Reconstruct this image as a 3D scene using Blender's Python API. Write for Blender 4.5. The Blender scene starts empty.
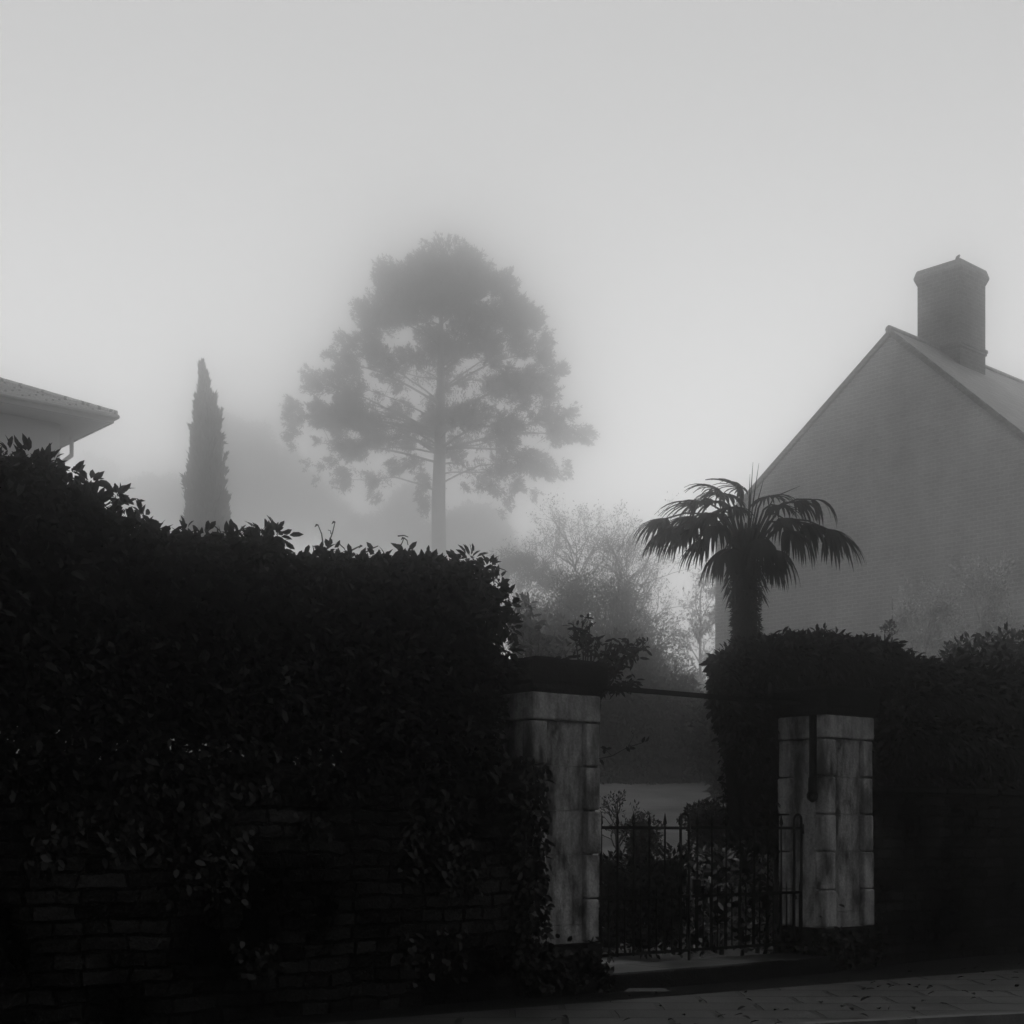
import bpy, math, random
import numpy as np
from mathutils import Vector, Matrix

random.seed(7)
RNG = np.random.default_rng(7)
scene = bpy.context.scene
COL = scene.collection
F, HZ, EYE = 1500.0, 836.0, 1.4          # focal length in pixels, horizon row, eye height (m)

def at(px, py, Y):
    return Vector(((px - 512) / F * Y, Y, EYE + (HZ - py) / F * Y))

def ground_z(x, y):
    """garden terrain: level by the road, then a rising misty slope"""
    if y < 17: return 0.12
    if y < 125: return 0.12 + (y - 17) * 0.115
    return 0.12 + 108 * 0.115 + (y - 125) * 0.02

# ------------------------------------------------------------------ materials
def mat_new(name):
    m = bpy.data.materials.new(name); m.use_nodes = True
    nt = m.node_tree
    b = nt.nodes['Principled BSDF']
    return m, nt, b

def grey(v): return (v, v, v, 1)

def noise_mat(name, lo, hi, scale=3, rough=.8, detail=6, bump=0.0, bscale=30, p0=.35, p1=.65, stretch=(1,1,1), spec=.3):
    m, nt, b = mat_new(name)
    tc = nt.nodes.new('ShaderNodeTexCoord'); mp = nt.nodes.new('ShaderNodeMapping')
    mp.inputs['Scale'].default_value = stretch
    nt.links.new(tc.outputs['Object'], mp.inputs[0])
    n = nt.nodes.new('ShaderNodeTexNoise'); n.inputs['Scale'].default_value = scale; n.inputs['Detail'].default_value = detail
    nt.links.new(mp.outputs[0], n.inputs['Vector'])
    r = nt.nodes.new('ShaderNodeValToRGB')
    r.color_ramp.elements[0].position = p0; r.color_ramp.elements[1].position = p1
    r.color_ramp.elements[0].color = grey(lo); r.color_ramp.elements[1].color = grey(hi)
    nt.links.new(n.outputs[0], r.inputs[0]); nt.links.new(r.outputs[0], b.inputs['Base Color'])
    b.inputs['Roughness'].default_value = rough
    b.inputs['Specular IOR Level'].default_value = spec
    if bump:
        n2 = nt.nodes.new('ShaderNodeTexNoise'); n2.inputs['Scale'].default_value = bscale; n2.inputs['Detail'].default_value = 5
        nt.links.new(tc.outputs['Object'], n2.inputs['Vector'])
        bp = nt.nodes.new('ShaderNodeBump'); bp.inputs['Strength'].default_value = bump; bp.inputs['Distance'].default_value = .03
        nt.links.new(n2.outputs[0], bp.inputs['Height']); nt.links.new(bp.outputs[0], b.inputs['Normal'])
    return m

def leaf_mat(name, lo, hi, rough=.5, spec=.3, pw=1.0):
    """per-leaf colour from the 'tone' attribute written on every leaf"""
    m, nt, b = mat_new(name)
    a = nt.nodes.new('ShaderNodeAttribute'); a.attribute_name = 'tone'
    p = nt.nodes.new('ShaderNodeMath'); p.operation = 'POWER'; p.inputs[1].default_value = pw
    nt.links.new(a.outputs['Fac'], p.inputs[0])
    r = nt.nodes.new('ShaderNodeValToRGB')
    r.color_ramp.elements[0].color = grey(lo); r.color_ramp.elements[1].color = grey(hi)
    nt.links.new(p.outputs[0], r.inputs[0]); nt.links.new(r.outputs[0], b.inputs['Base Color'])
    b.inputs['Roughness'].default_value = rough
    b.inputs['Specular IOR Level'].default_value = spec
    return m

def brick_mat(name, c1, c2, mortar, bw, bh, ms, plane='XZ', rough=.85, distort=0.0, stain=(.5, 1.1), stain_scale=.8,
              bump=.5, spec=.2, offset=.5, squash=1.0, streak=0.0, msmooth=.2, dist=.02, sw=.16):
    m, nt, b = mat_new(name)
    L = nt.links.new
    tc = nt.nodes.new('ShaderNodeTexCoord'); sx = nt.nodes.new('ShaderNodeSeparateXYZ'); cx = nt.nodes.new('ShaderNodeCombineXYZ')
    L(tc.outputs['Object'], sx.inputs[0])
    if plane == 'XZ':
        s = nt.nodes.new('ShaderNodeMath'); s.operation = 'ADD'
        L(sx.outputs['X'], s.inputs[0]); L(sx.outputs['Y'], s.inputs[1]); L(s.outputs[0], cx.inputs[0]); L(sx.outputs['Z'], cx.inputs[1])
    else:
        L(sx.outputs['X'], cx.inputs[0]); L(sx.outputs['Y'], cx.inputs[1])
    vec = cx.outputs[0]
    if distort:
        n = nt.nodes.new('ShaderNodeTexNoise'); n.inputs['Scale'].default_value = 3.2; n.inputs['Detail'].default_value = 3
        L(tc.outputs['Object'], n.inputs['Vector'])
        sub = nt.nodes.new('ShaderNodeVectorMath'); sub.operation = 'SUBTRACT'; sub.inputs[1].default_value = (.5, .5, .5)
        L(n.outputs['Color'], sub.inputs[0])
        sc = nt.nodes.new('ShaderNodeVectorMath'); sc.operation = 'SCALE'; sc.inputs['Scale'].default_value = distort
        L(sub.outputs[0], sc.inputs[0])
        ad = nt.nodes.new('ShaderNodeVectorMath'); L(vec, ad.inputs[0]); L(sc.outputs[0], ad.inputs[1]); vec = ad.outputs[0]
    br = nt.nodes.new('ShaderNodeTexBrick'); L(vec, br.inputs['Vector'])
    br.inputs['Color1'].default_value = grey(c1); br.inputs['Color2'].default_value = grey(c2); br.inputs['Mortar'].default_value = grey(mortar)
    br.inputs['Scale'].default_value = 1; br.inputs['Mortar Size'].default_value = ms; br.inputs['Mortar Smooth'].default_value = msmooth
    br.inputs['Brick Width'].default_value = bw; br.inputs['Row Height'].default_value = bh; br.offset = offset; br.squash = squash
    n2 = nt.nodes.new('ShaderNodeTexNoise'); n2.inputs['Scale'].default_value = stain_scale; n2.inputs['Detail'].default_value = 8; n2.inputs['Roughness'].default_value = .65
    mp = nt.nodes.new('ShaderNodeMapping'); L(tc.outputs['Object'], mp.inputs[0])
    if streak: mp.inputs['Scale'].default_value = (streak, streak, 1)
    L(mp.outputs[0], n2.inputs['Vector'])
    mr = nt.nodes.new('ShaderNodeMapRange'); L(n2.outputs[0], mr.inputs[0])
    mr.inputs[1].default_value = .5 - sw; mr.inputs[2].default_value = .5 + sw; mr.inputs[3].default_value = stain[0]; mr.inputs[4].default_value = stain[1]
    n3 = nt.nodes.new('ShaderNodeTexNoise'); n3.inputs['Scale'].default_value = 40; n3.inputs['Detail'].default_value = 4; L(tc.outputs['Object'], n3.inputs['Vector'])
    mr3 = nt.nodes.new('ShaderNodeMapRange'); L(n3.outputs[0], mr3.inputs[0]); mr3.inputs[1].default_value = .3; mr3.inputs[2].default_value = .7; mr3.inputs[3].default_value = .75; mr3.inputs[4].default_value = 1.25
    mm = nt.nodes.new('ShaderNodeMath'); mm.operation = 'MULTIPLY'; L(mr.outputs[0], mm.inputs[0]); L(mr3.outputs[0], mm.inputs[1])
    v = nt.nodes.new('ShaderNodeVectorMath'); v.operation = 'SCALE'; L(br.outputs['Color'], v.inputs[0]); L(mm.outputs[0], v.inputs['Scale'])
    L(v.outputs[0], b.inputs['Base Color'])
    b.inputs['Roughness'].default_value = rough; b.inputs['Specular IOR Level'].default_value = spec
    inv = nt.nodes.new('ShaderNodeMath'); inv.operation = 'SUBTRACT'; inv.inputs[0].default_value = 1; L(br.outputs['Fac'], inv.inputs[1])
    ad2 = nt.nodes.new('ShaderNodeMath'); ad2.operation = 'MULTIPLY_ADD'; L(n3.outputs[0], ad2.inputs[0]); ad2.inputs[1].default_value = .35; L(inv.outputs[0], ad2.inputs[2])
    bp = nt.nodes.new('ShaderNodeBump'); bp.inputs['Strength'].default_value = bump; bp.inputs['Distance'].default_value = dist
    L(ad2.outputs[0], bp.inputs['Height']); L(bp.outputs[0], b.inputs['Normal'])
    return m

M = {
 'laurel': leaf_mat('laurel_leaf', .0015, .05, .6, .0, 11),  # rare pale leaf tones stand in for glints on the foliage
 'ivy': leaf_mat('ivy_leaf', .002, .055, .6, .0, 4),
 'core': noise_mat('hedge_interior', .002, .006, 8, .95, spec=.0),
 'bark': noise_mat('bark', .02, .05, 12, .9, stretch=(1, 1, .25), bump=.5, spec=.1),
 'needle': leaf_mat('needles', .015, .04, .7, .15),
 'far_leaf': leaf_mat('far_foliage', .03, .08, .7, .15),
 'shrub': leaf_mat('shrub_leaf', .03, .12, .6, .2),
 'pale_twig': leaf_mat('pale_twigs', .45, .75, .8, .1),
 'dark_leaf': leaf_mat('dark_leaf', .002, .014, .6, .0),
 'spot_leaf': leaf_mat('mottled_leaf', .03, .34, .5, .25, 2.0),
 'mid_leaf': leaf_mat('mid_leaf', .06, .20, .6, .2),
 'palm': leaf_mat('palm_leaf', .003, .012, .6, .0),
 'fibre': leaf_mat('palm_fibre', .003, .008, .9, .0),
 'iron': noise_mat('black_iron', .002, .005, 20, .7, spec=.0),
 'cap': noise_mat('dark_weathered_stone', .002, .012, 5, .9, bump=.6, bscale=25, spec=.0),
 'pier': brick_mat('pier_ashlar', .27, .31, .27, 40, 40, 0.0, sw=.13, stain=(.10, 1.0), stain_scale=2.2, streak=2.6, bump=1.0, spec=.1, offset=.37),
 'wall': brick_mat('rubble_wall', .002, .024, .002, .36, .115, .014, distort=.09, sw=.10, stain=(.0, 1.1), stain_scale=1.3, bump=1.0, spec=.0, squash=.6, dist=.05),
 'wallcap': noise_mat('mossy_coping', .002, .012, 4, .9, bump=.5, spec=.0),
 'slab': brick_mat('flagstones', .026, .05, .003, .8, .5, .03, plane='XY', distort=.05, stain=(.35, 1.1), stain_scale=1.4, rough=.65, bump=.7, spec=.2),
 'verge': noise_mat('leaf_litter_tarmac', .001, .005, 6, .95, bump=.6, spec=.05),
 'step': noise_mat('worn_step', .002, .07, 1.6, .7, bump=.3, p0=.46, p1=.62, spec=.1),
 'riser': noise_mat('mossy_stone', .003, .012, 5, .95, bump=.6, spec=.0),
 'kerb': noise_mat('kerb_stone', .05, .10, 6, .7, bump=.3, spec=.2),
 'road': noise_mat('wet_asphalt', .003, .007, 30, .8, bump=.5, bscale=90, spec=.1),
 'grass': noise_mat('rough_grass', .08, .15, 1.2, .95, bump=.6, bscale=14, spec=.05),
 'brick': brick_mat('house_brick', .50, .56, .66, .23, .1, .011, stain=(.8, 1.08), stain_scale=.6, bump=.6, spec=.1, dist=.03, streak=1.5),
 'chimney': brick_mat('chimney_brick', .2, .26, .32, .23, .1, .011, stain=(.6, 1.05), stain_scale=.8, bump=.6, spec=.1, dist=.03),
 'slate': brick_mat('roof_slate', .30, .38, .18, .3, .24, .012, plane='XY', stain=(.75, 1.08), stain_scale=.5, rough=.5, bump=.5, spec=.4),
 'slate2': brick_mat('roof_slate_pale', .48, .58, .2, .6, .42, .03, plane='XY', stain=(.8, 1.1), stain_scale=.5, rough=.5, bump=.8, spec=.4, dist=.05),
 'verge_trim': noise_mat('painted_bargeboard', .45, .55, 3, .6),
 'render': noise_mat('pale_render', .6, .68, .6, .8),
 'soffit': noise_mat('painted_soffit', .5, .56, .5, .7),
 'fascia': noise_mat('grey_fascia', .30, .36, 1, .6),
}

# ------------------------------------------------------------------ mesh helpers
class MB:
    def __init__(s): s.v = []; s.f = []; s.t = []; s.n = 0
    def add(s, verts, faces, tone=.5):
        verts = np.asarray(verts, float).reshape(-1, 3)
        s.v.append(verts); s.t.append(np.full(len(verts), tone) if np.isscalar(tone) else np.asarray(tone))
        s.f.extend([tuple(i + s.n for i in f) for f in faces]); s.n += len(verts)
    def box(s, x0, x1, y0, y1, z0, z1, tone=.5):
        s.add([(x0,y0,z0),(x1,y0,z0),(x1,y1,z0),(x0,y1,z0),(x0,y0,z1),(x1,y0,z1),(x1,y1,z1),(x0,y1,z1)],
              [(0,3,2,1),(4,5,6,7),(0,1,5,4),(1,2,6,5),(2,3,7,6),(3,0,4,7)], tone)
    def tube(s, pts, rad, n=6, tone=.5, cap=True):
        pts = [Vector(p) for p in pts]
        if np.isscalar(rad): rad = [rad] * len(pts)
        ref = None; vs = []
        for i, p in enumerate(pts):
            d = (pts[min(i+1, len(pts)-1)] - pts[max(i-1, 0)])
            if d.length < 1e-9: d = Vector((0,0,1))
            d.normalize()
            if ref is None:
                ref = d.orthogonal().normalized()
            ref = (ref - d * ref.dot(d)).normalized(); bi = d.cross(ref)
            for k in range(n):
                a = 2 * math.pi * k / n
                vs.append(p + (ref * math.cos(a) + bi * math.sin(a)) * rad[i])
        fs = []
        for i in range(len(pts) - 1):
            for k in range(n):
                a = i*n + k; b = i*n + (k+1) % n
                fs.append((a, b, b+n, a+n))
        if cap:
            fs.append(tuple(range(n))[::-1]); fs.append(tuple((len(pts)-1)*n + k for k in range(n)))
        s.add(vs, fs, tone)
    def build(s, name, mat, parent=None, smooth=False):
        me = bpy.data.meshes.new(name)
        V = np.concatenate(s.v) if s.v else np.zeros((0, 3))
        me.from_pydata(V.tolist(), [], s.f)
        a = me.attributes.new('tone', 'FLOAT', 'POINT'); a.data.foreach_set('value', np.concatenate(s.t).astype(np.float32))
        if smooth: me.polygons.foreach_set('use_smooth', [True] * len(me.polygons))
        me.materials.append(mat)
        return link(name, me, parent)

def link(name, data, parent=None):
    o = bpy.data.objects.new(name, data); COL.objects.link(o)
    if parent: o.parent = parent
    return o

def tag(o, label=None, cat=None, group=None, kind=None):
    if label: o['label'] = label
    if cat: o['category'] = cat
    if group: o['group'] = group
    if kind: o['kind'] = kind
    return o

def thing(name, loc, rz, label, cat, group=None):
    o = link(name, None); o.location = loc; o.rotation_euler = (0, 0, rz)
    return tag(o, label, cat, group)

def unit(a): return a / np.maximum(np.linalg.norm(a, axis=-1, keepdims=True), 1e-9)

def leaves(mb_name, P, D, N, length, width, mat, parent=None, detailed=False, tone=None, curl=.15, build=True):
    """a mesh of many separate leaves: P base points, D growth directions, N rough leaf normals"""
    P = np.asarray(P, float); n = len(P); D = unit(np.asarray(D, float)); N = np.asarray(N, float)
    S = unit(np.cross(D, N)); N = np.cross(S, D)
    Ln = (np.full(n, length) if np.isscalar(length) else length)[:, None]; W = (np.full(n, width) if np.isscalar(width) else width)[:, None] / 2
    if tone is None: tone = RNG.random(n)
    if detailed:
        dr = -N * Ln * curl
        pts = [P, P+D*Ln*.3-S*W*.85+N*W*.25, P+D*Ln*.3, P+D*Ln*.3+S*W*.85+N*W*.25,
               P+D*Ln*.68-S*W*.8+N*W*.2+dr*.5, P+D*Ln*.68+dr*.5, P+D*Ln*.68+S*W*.8+N*W*.2+dr*.5, P+D*Ln+dr*1.3]
        fl = [(0,2,1),(0,3,2),(1,2,5),(1,5,4),(2,3,6),(2,6,5),(4,5,7),(5,6,7)]
    else:
        pts = [P, P+D*Ln*.5-S*W, P+D*Ln, P+D*Ln*.5+S*W]
        fl = [(0,3,2),(0,2,1)]
    k = len(pts)
    V = np.stack(pts, 1).reshape(-1, 3)
    Fc = (np.asarray(fl)[None] + (np.arange(n) * k)[:, None, None]).reshape(-1, 3)
    me = bpy.data.meshes.new(mb_name)
    me.vertices.add(len(V)); me.vertices.foreach_set('co', V.astype(np.float32).ravel())
    me.loops.add(Fc.size); me.loops.foreach_set('vertex_index', Fc.astype(np.int32).ravel())
    me.polygons.add(len(Fc)); me.polygons.foreach_set('loop_start', (np.arange(len(Fc)) * 3).astype(np.int32))
    me.update(calc_edges=True)
    a = me.attributes.new('tone', 'FLOAT', 'POINT'); a.data.foreach_set('value', np.repeat(tone, k).astype(np.float32))
    me.materials.append(mat)
    return link(mb_name, me, parent)

def rdir(n): return unit(RNG.normal(size=(n, 3)))

def blob_points(c, r, n, shell=.55):
    d = rdir(n); u = shell + (1 - shell) * RNG.random(n) ** .7
    wob = 1 + .18 * np.sin(d[:, 0] * 5 + c[0]) * np.cos(d[:, 2] * 6 + c[1])
    return np.asarray(c) + d * (u * wob)[:, None] * np.asarray(r), d

def merge_pts(parts): return np.concatenate([p[0] for p in parts]), np.concatenate([p[1] for p in parts])

# ------------------------------------------------------------------ world and light
w = bpy.data.worlds.new('World'); scene.world = w; w.use_nodes = True
nt = w.node_tree; bg = nt.nodes['Background']
sky = nt.nodes.new('ShaderNodeTexSky'); sky.sky_type = 'NISHITA'; sky.sun_disc = False
SUN_EL, SUN_AZ = math.radians(72), math.radians(-8)
sky.sun_elevation = SUN_EL; sky.sun_rotation = SUN_AZ; sky.air_density = 1.5; sky.dust_density = 6; sky.ozone_density = 1
bw = nt.nodes.new('ShaderNodeRGBToBW'); nt.links.new(sky.outputs[0], bw.inputs[0])
pw = nt.nodes.new('ShaderNodeMath'); pw.operation = 'POWER'; pw.inputs[1].default_value = .35
nt.links.new(bw.outputs[0], pw.inputs[0])
ml = nt.nodes.new('ShaderNodeMath'); ml.operation = 'MULTIPLY'; ml.inputs[1].default_value = 2.6
nt.links.new(pw.outputs[0], ml.inputs[0])
# added dimming of the sky behind the camera keeps hedge and walls dark
tcw = nt.nodes.new('ShaderNodeTexCoord'); sxw = nt.nodes.new('ShaderNodeSeparateXYZ'); nt.links.new(tcw.outputs['Generated'], sxw.inputs[0])
mrw = nt.nodes.new('ShaderNodeMapRange'); mrw.interpolation_type = 'SMOOTHSTEP'; nt.links.new(sxw.outputs['Y'], mrw.inputs[0])
mrw.inputs[1].default_value = -.35; mrw.inputs[2].default_value = .45; mrw.inputs[3].default_value = .50; mrw.inputs[4].default_value = 1
m2w = nt.nodes.new('ShaderNodeMath'); m2w.operation = 'MULTIPLY'; nt.links.new(ml.outputs[0], m2w.inputs[0]); nt.links.new(mrw.outputs[0], m2w.inputs[1])
mrh = nt.nodes.new('ShaderNodeMapRange'); mrh.interpolation_type = 'SMOOTHSTEP'; nt.links.new(sxw.outputs['Z'], mrh.inputs[0])
mrh.inputs[1].default_value = -.02; mrh.inputs[2].default_value = .55; mrh.inputs[3].default_value = 3.2; mrh.inputs[4].default_value = 1
m3w = nt.nodes.new('ShaderNodeMath'); m3w.operation = 'MULTIPLY'; nt.links.new(m2w.outputs[0], m3w.inputs[0]); nt.links.new(mrh.outputs[0], m3w.inputs[1])
nt.links.new(m3w.outputs[0], bg.inputs['Color'])
bg.inputs['Strength'].default_value = .10

sd = bpy.data.lights.new('sun', 'SUN'); sd.energy = .5; sd.angle = math.radians(40)
so = link('sun', sd)
sdir = Vector((math.sin(SUN_AZ) * math.cos(SUN_EL), math.cos(SUN_AZ) * math.cos(SUN_EL), math.sin(SUN_EL)))
so.rotation_euler = sdir.to_track_quat('Z', 'Y').to_euler()

hz = MB(); hz.box(-260, 255, -12, 420, -1.2, 190)
mh = bpy.data.materials.new('fog_air'); mh.use_nodes = True
for nd in list(mh.node_tree.nodes):
    if nd.type != 'OUTPUT_MATERIAL': mh.node_tree.nodes.remove(nd)
pv = mh.node_tree.nodes.new('ShaderNodeVolumePrincipled')
pv.inputs['Color'].default_value = grey(1); pv.inputs['Density'].default_value = .0135; pv.inputs['Anisotropy'].default_value = .977
mh.node_tree.links.new(pv.outputs[0], [n for n in mh.node_tree.nodes if n.type == 'OUTPUT_MATERIAL'][0].inputs['Volume'])
tag(hz.build('haze', mh), kind='stuff')

# ------------------------------------------------------------------ camera
cd = bpy.data.cameras.new('camera'); cam = link('camera', cd)
cd.sensor_width = 36; cd.lens = 36 * F / 1024; cd.shift_y = (HZ - 512) / 1024
cd.clip_start = .1; cd.clip_end = 2000
cam.location = (0, 0, EYE); cam.rotation_euler = (math.radians(90), 0, 0)
scene.camera = cam

# ------------------------------------------------------------------ wall frame
LX, LY = .384, 13.4
ANG = math.atan2(15.75 - 13.4, 3.297 - .384); SP = math.hypot(15.75 - 13.4, 3.297 - .384)
dv = Vector((math.cos(ANG), math.sin(ANG))); bv = Vector((-math.sin(ANG), math.cos(ANG)))
def wall_s(px, off=0.):
    a = (px - 512) / F; ox = LX + off * bv.x; oy = LY + off * bv.y
    return (a * oy - ox) / (dv.x - a * dv.y)
def wall_z(px, py, off=0.):
    s = wall_s(px, off); Y = LY + s * dv.y + off * bv.y
    return EYE + (HZ - py) / F * Y
def wl(s, off, z=0.):
    return (LX + s * dv.x + off * bv.x, LY + s * dv.y + off * bv.y, z)
WROOT = (LX, LY, 0)

# ------------------------------------------------------------------ ground, road, pavement
def sheet(name, poly, z, mat, kind='structure'):
    m = MB(); m.add([(x, y, z) for x, y in poly], [tuple(range(len(poly)))]); return tag(m.build(name, mat), kind=kind)
# terrain grid (starts at the wall line, reaches the horizon)
tm = MB(); xs = np.linspace(-250, 250, 81); ys = np.concatenate([np.linspace(8.2, 40, 50), np.linspace(42, 410, 70)])
vv = []; 
for y in ys:
    for x in xs:
        vv.append((x, y, ground_z(x, y) + (.10 * math.sin(x * .9 + y * .5) * math.cos(y * .7) if y > 19 else 0) + (1.5 * math.sin(x * .05) if y > 90 else 0)))
nx = len(xs); ff = [(j*nx+i, j*nx+i+1, (j+1)*nx+i+1, (j+1)*nx+i) for j in range(len(ys)-1) for i in range(nx-1)]
# the garden lies only behind the wall line: drop faces in front of it
def behind(v): return (v[0]-LX)*bv.x + (v[1]-LY)*bv.y > -.1 or False
ff = [f for f in ff if any(behind(vv[i]) for i in f)]
vv = [v if behind(v) else (v[0], v[1], -.35) for v in vv]
tm.add(vv, ff); tag(tm.build('ground', M['grass'], smooth=True), kind='structure')
sheet('road', [(-250, -12), (250, -12), (250, 60), (-250, 60)], -.13, M['road'])

kerb_line = [(-30, -3.2), (-8, 7.4), (-2, 9.6), (2.0, 11.17), (4.07, 11.9), (8, 13.2), (16, 15.9), (40, 30)]
def litter_line(x): return 12.57 + (x - .74) * (3.1 / 4.61)
back_line = [(x, litter_line(x)) for x in (-30, -8, -2, 2, 4.07, 8, 16, 40)]
pm = MB(); n = len(kerb_line)
for i in range(n - 1):
    a, b = kerb_line[i], kerb_line[i+1]; c, d = back_line[i+1], back_line[i]
    pm.add([(a[0], a[1], 0), (b[0], b[1], 0), (c[0], c[1], .012), (d[0], d[1], .012)], [(0, 1, 2, 3)])
pv_o = pm.build('pavement', M['slab']); tag(pv_o, kind='structure')
km = MB()
for i in range(n - 1):
    a, b = Vector(kerb_line[i]), Vector(kerb_line[i+1]); t = (b - a).normalized(); q = Vector((t.y, -t.x)) * .14
    L_ = (b - a).length; m_ = max(1, int(L_ / .9))
    for k in range(m_):
        p0 = a + t * (L_ * k / m_ + .006); p1 = a + t * (L_ * (k + 1) / m_ - .006); h = .006 + random.uniform(0, .006)
        km.add([(*(p0+q), -.2), (*(p1+q), -.2), (*p1, -.2), (*p0, -.2), (*(p0+q*.85), h), (*(p1+q*.85), h), (*p1, h), (*p0, h)],
               [(0,3,2,1),(4,5,6,7),(0,1,5,4),(1,2,6,5),(2,3,7,6),(3,0,4,7)])
tag(km.build('kerb', M['kerb']), kind='structure')
# dark litter strip between the flags and the wall foot
vm = MB()
for i in range(n - 1):
    c, d = back_line[i+1], back_line[i]
    sc = (c[0]-LX)*dv.x + (c[1]-LY)*dv.y; s0 = (d[0]-LX)*dv.x + (d[1]-LY)*dv.y
    A = wl(s0, .3); B = wl(sc, .3)
    vm.add([(d[0], d[1], .008), (c[0], c[1], .008), (B[0], B[1], .03), (A[0], A[1], .03)], [(0, 1, 2, 3)])
tag(vm.build('verge', M['verge']), kind='structure')

# fallen leaves scattered on the pavement and threshold
P = []; 
for i in range(110):
    x = random.uniform(.2, 7); y = litter_line(x) + random.uniform(-2.4, .5)
    P.append((x, y, .03))
P = np.array(P); D = rdir(len(P)); D[:, 2] *= .15
tag(leaves('fallen_leaves', P, D, np.tile((0, 0, 1.), (len(P), 1)) + rdir(len(P)) * .2, .07 * (.6 + RNG.random(len(P)) * .8), .045, M['dark_leaf'], detailed=True), kind='stuff')

# ------------------------------------------------------------------ gate piers
def make_pier(s, label):
    r = thing('gate_pier', wl(s, 0), ANG, label, 'gate pier', 'stone gate piers')
    hw, hd, top = .39, .325, 2.64
    sh = MB()
    # core, with raised corner posts, top frieze and foot round a sunken panel on each face
    ins = .07; cw = .16
    sh.box(-hw+ins+.02, hw-ins-.02, -hd+ins+.02, hd-ins-.02, .0, top-.002)
    zp = [.30, .62, 1.236, 1.624, 2.012, 2.403]
    for k in range(5): sh.box(-hw+ins, hw-ins, -hd+ins, hd-ins, zp[k]+.003, zp[k+1]-.003)
    cores = sh.build('panel', M['pier'], r)
    cr = MB()
    zs = [.46, .848, 1.236, 1.624, 2.012, 2.40]
    jj = random.Random(int(s * 10) + 3)
    for (sx_, sy_) in ((-1,-1),(1,-1),(1,1),(-1,1)):
        for k in range(len(zs) - 1):
            g = jj.uniform(.004, .009); ch = jj.uniform(-.014, .006)
            x0, x1 = sorted((sx_*(hw+ch), sx_*(hw-cw))); y0, y1 = sorted((sy_*(hd+ch), sy_*(hd-cw)))
            cr.box(x0, x1, y0, y1, zs[k]+g, zs[k+1]-g)
    cr.box(-hw, hw, -hd, hd, 2.404, top)
    c_o = cr.build('corner_post', M['pier'], r)
    bv_ = c_o.modifiers.new('bevel', 'BEVEL'); bv_.width = .018; bv_.segments = 2
    pl = MB(); pl.box(-hw-.03, hw+.03, -hd-.03, hd+.03, 0, .26); pl.box(-hw-.01, hw+.01, -hd-.01, hd+.01, .262, .456)
    p_o = pl.build('plinth', M['riser'], r); b2 = p_o.modifiers.new('bevel', 'BEVEL'); b2.width = .02; b2.segments = 2
    cp = MB()
    # moulded cap: neck, cove and a slab that domes slightly
    prof = [(top, .0), (top+.03, .012), (top+.07, .02), (top+.10, .04), (top+.26, .04), (top+.29, .025), (top+.32, -.12), (top+.335, -.30)]
    vs = []
    for z, o_ in prof:
        a, b = hw+o_, max(.02, hd+o_)
        for (u, v) in ((-1,-1),(-.33,-1),(.33,-1),(1,-1),(1,-.3),(1,.3),(1,1),(.33,1),(-.33,1),(-1,1),(-1,.3),(-1,-.3)):
            vs.append((u*a + jj.uniform(-.006,.006), v*b + jj.uniform(-.006,.006), z + jj.uniform(-.005,.005)))
    fs = []
    for i in range(len(prof)-1):
        for k in range(12):
            a = i*12+k; b = i*12+(k+1) % 12; fs.append((a, b, b+12, a+12))
    fs.append(tuple((len(prof)-1)*12+k for k in range(12)))
    cp.add(vs, fs); cp.build('cap', M['cap'], r)
    return r
pier1 = make_pier(-.13, 'square stone gate pier with dark slab cap at the end of the tall laurel hedge')
pier2 = make_pier(SP, 'square stone gate pier with dark slab cap half buried in ivy, brick gable behind')
# black iron hold-back rod and round boss on the gate-side face of the far pier
rb = MB(); rb.box(-.39-.03, -.39+.0, -.20, -.125, 2.0, 2.64)
rb.box(-.39-.04, -.39+.0, -.20, -.12, 1.83, 2.0)
ro = rb.build('iron_rod', M['iron'], pier2)
kb = MB(); kb.tube([(-.39, -.17, 1.81), (-.42, -.17, 1.81), (-.45, -.17, 1.81), (-.47, -.17, 1.81)], [.05, .065, .055, .02], 12); kb.build('round_boss', M['iron'], pier2)

# overhead bar
br = MB(); zb = EYE + (HZ - 694) / F * 14.3
br.box(.28, SP - .36, -.03, .03, zb - .012, zb + .03)
ob = br.build('overhead_bar', M['iron']); ob.location = WROOT; ob.rotation_euler = (0, 0, ANG)
tag(ob, 'thin black iron bar spanning overhead between the two stone gate piers', 'iron bar')

# threshold step
st = MB(); st.box(.27, SP - .345, -.42, .25, .005, .165)
so_ = thing('stone_step', WROOT, ANG, 'low worn stone step lying across the gateway below the iron gates', 'step')
st.build('riser', M['riser'], so_)
tp = MB()
x = .275
jj = random.Random(5)
while x < SP - .36:
    x2 = min(x + jj.uniform(.55, .95), SP - .355); tp.box(x + .004, x2 - .004, -.44 + jj.uniform(0, .02), .24, .166, .18 + jj.uniform(0, .006)); x = x2
tp.build('tread', M['step'], so_)

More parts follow.
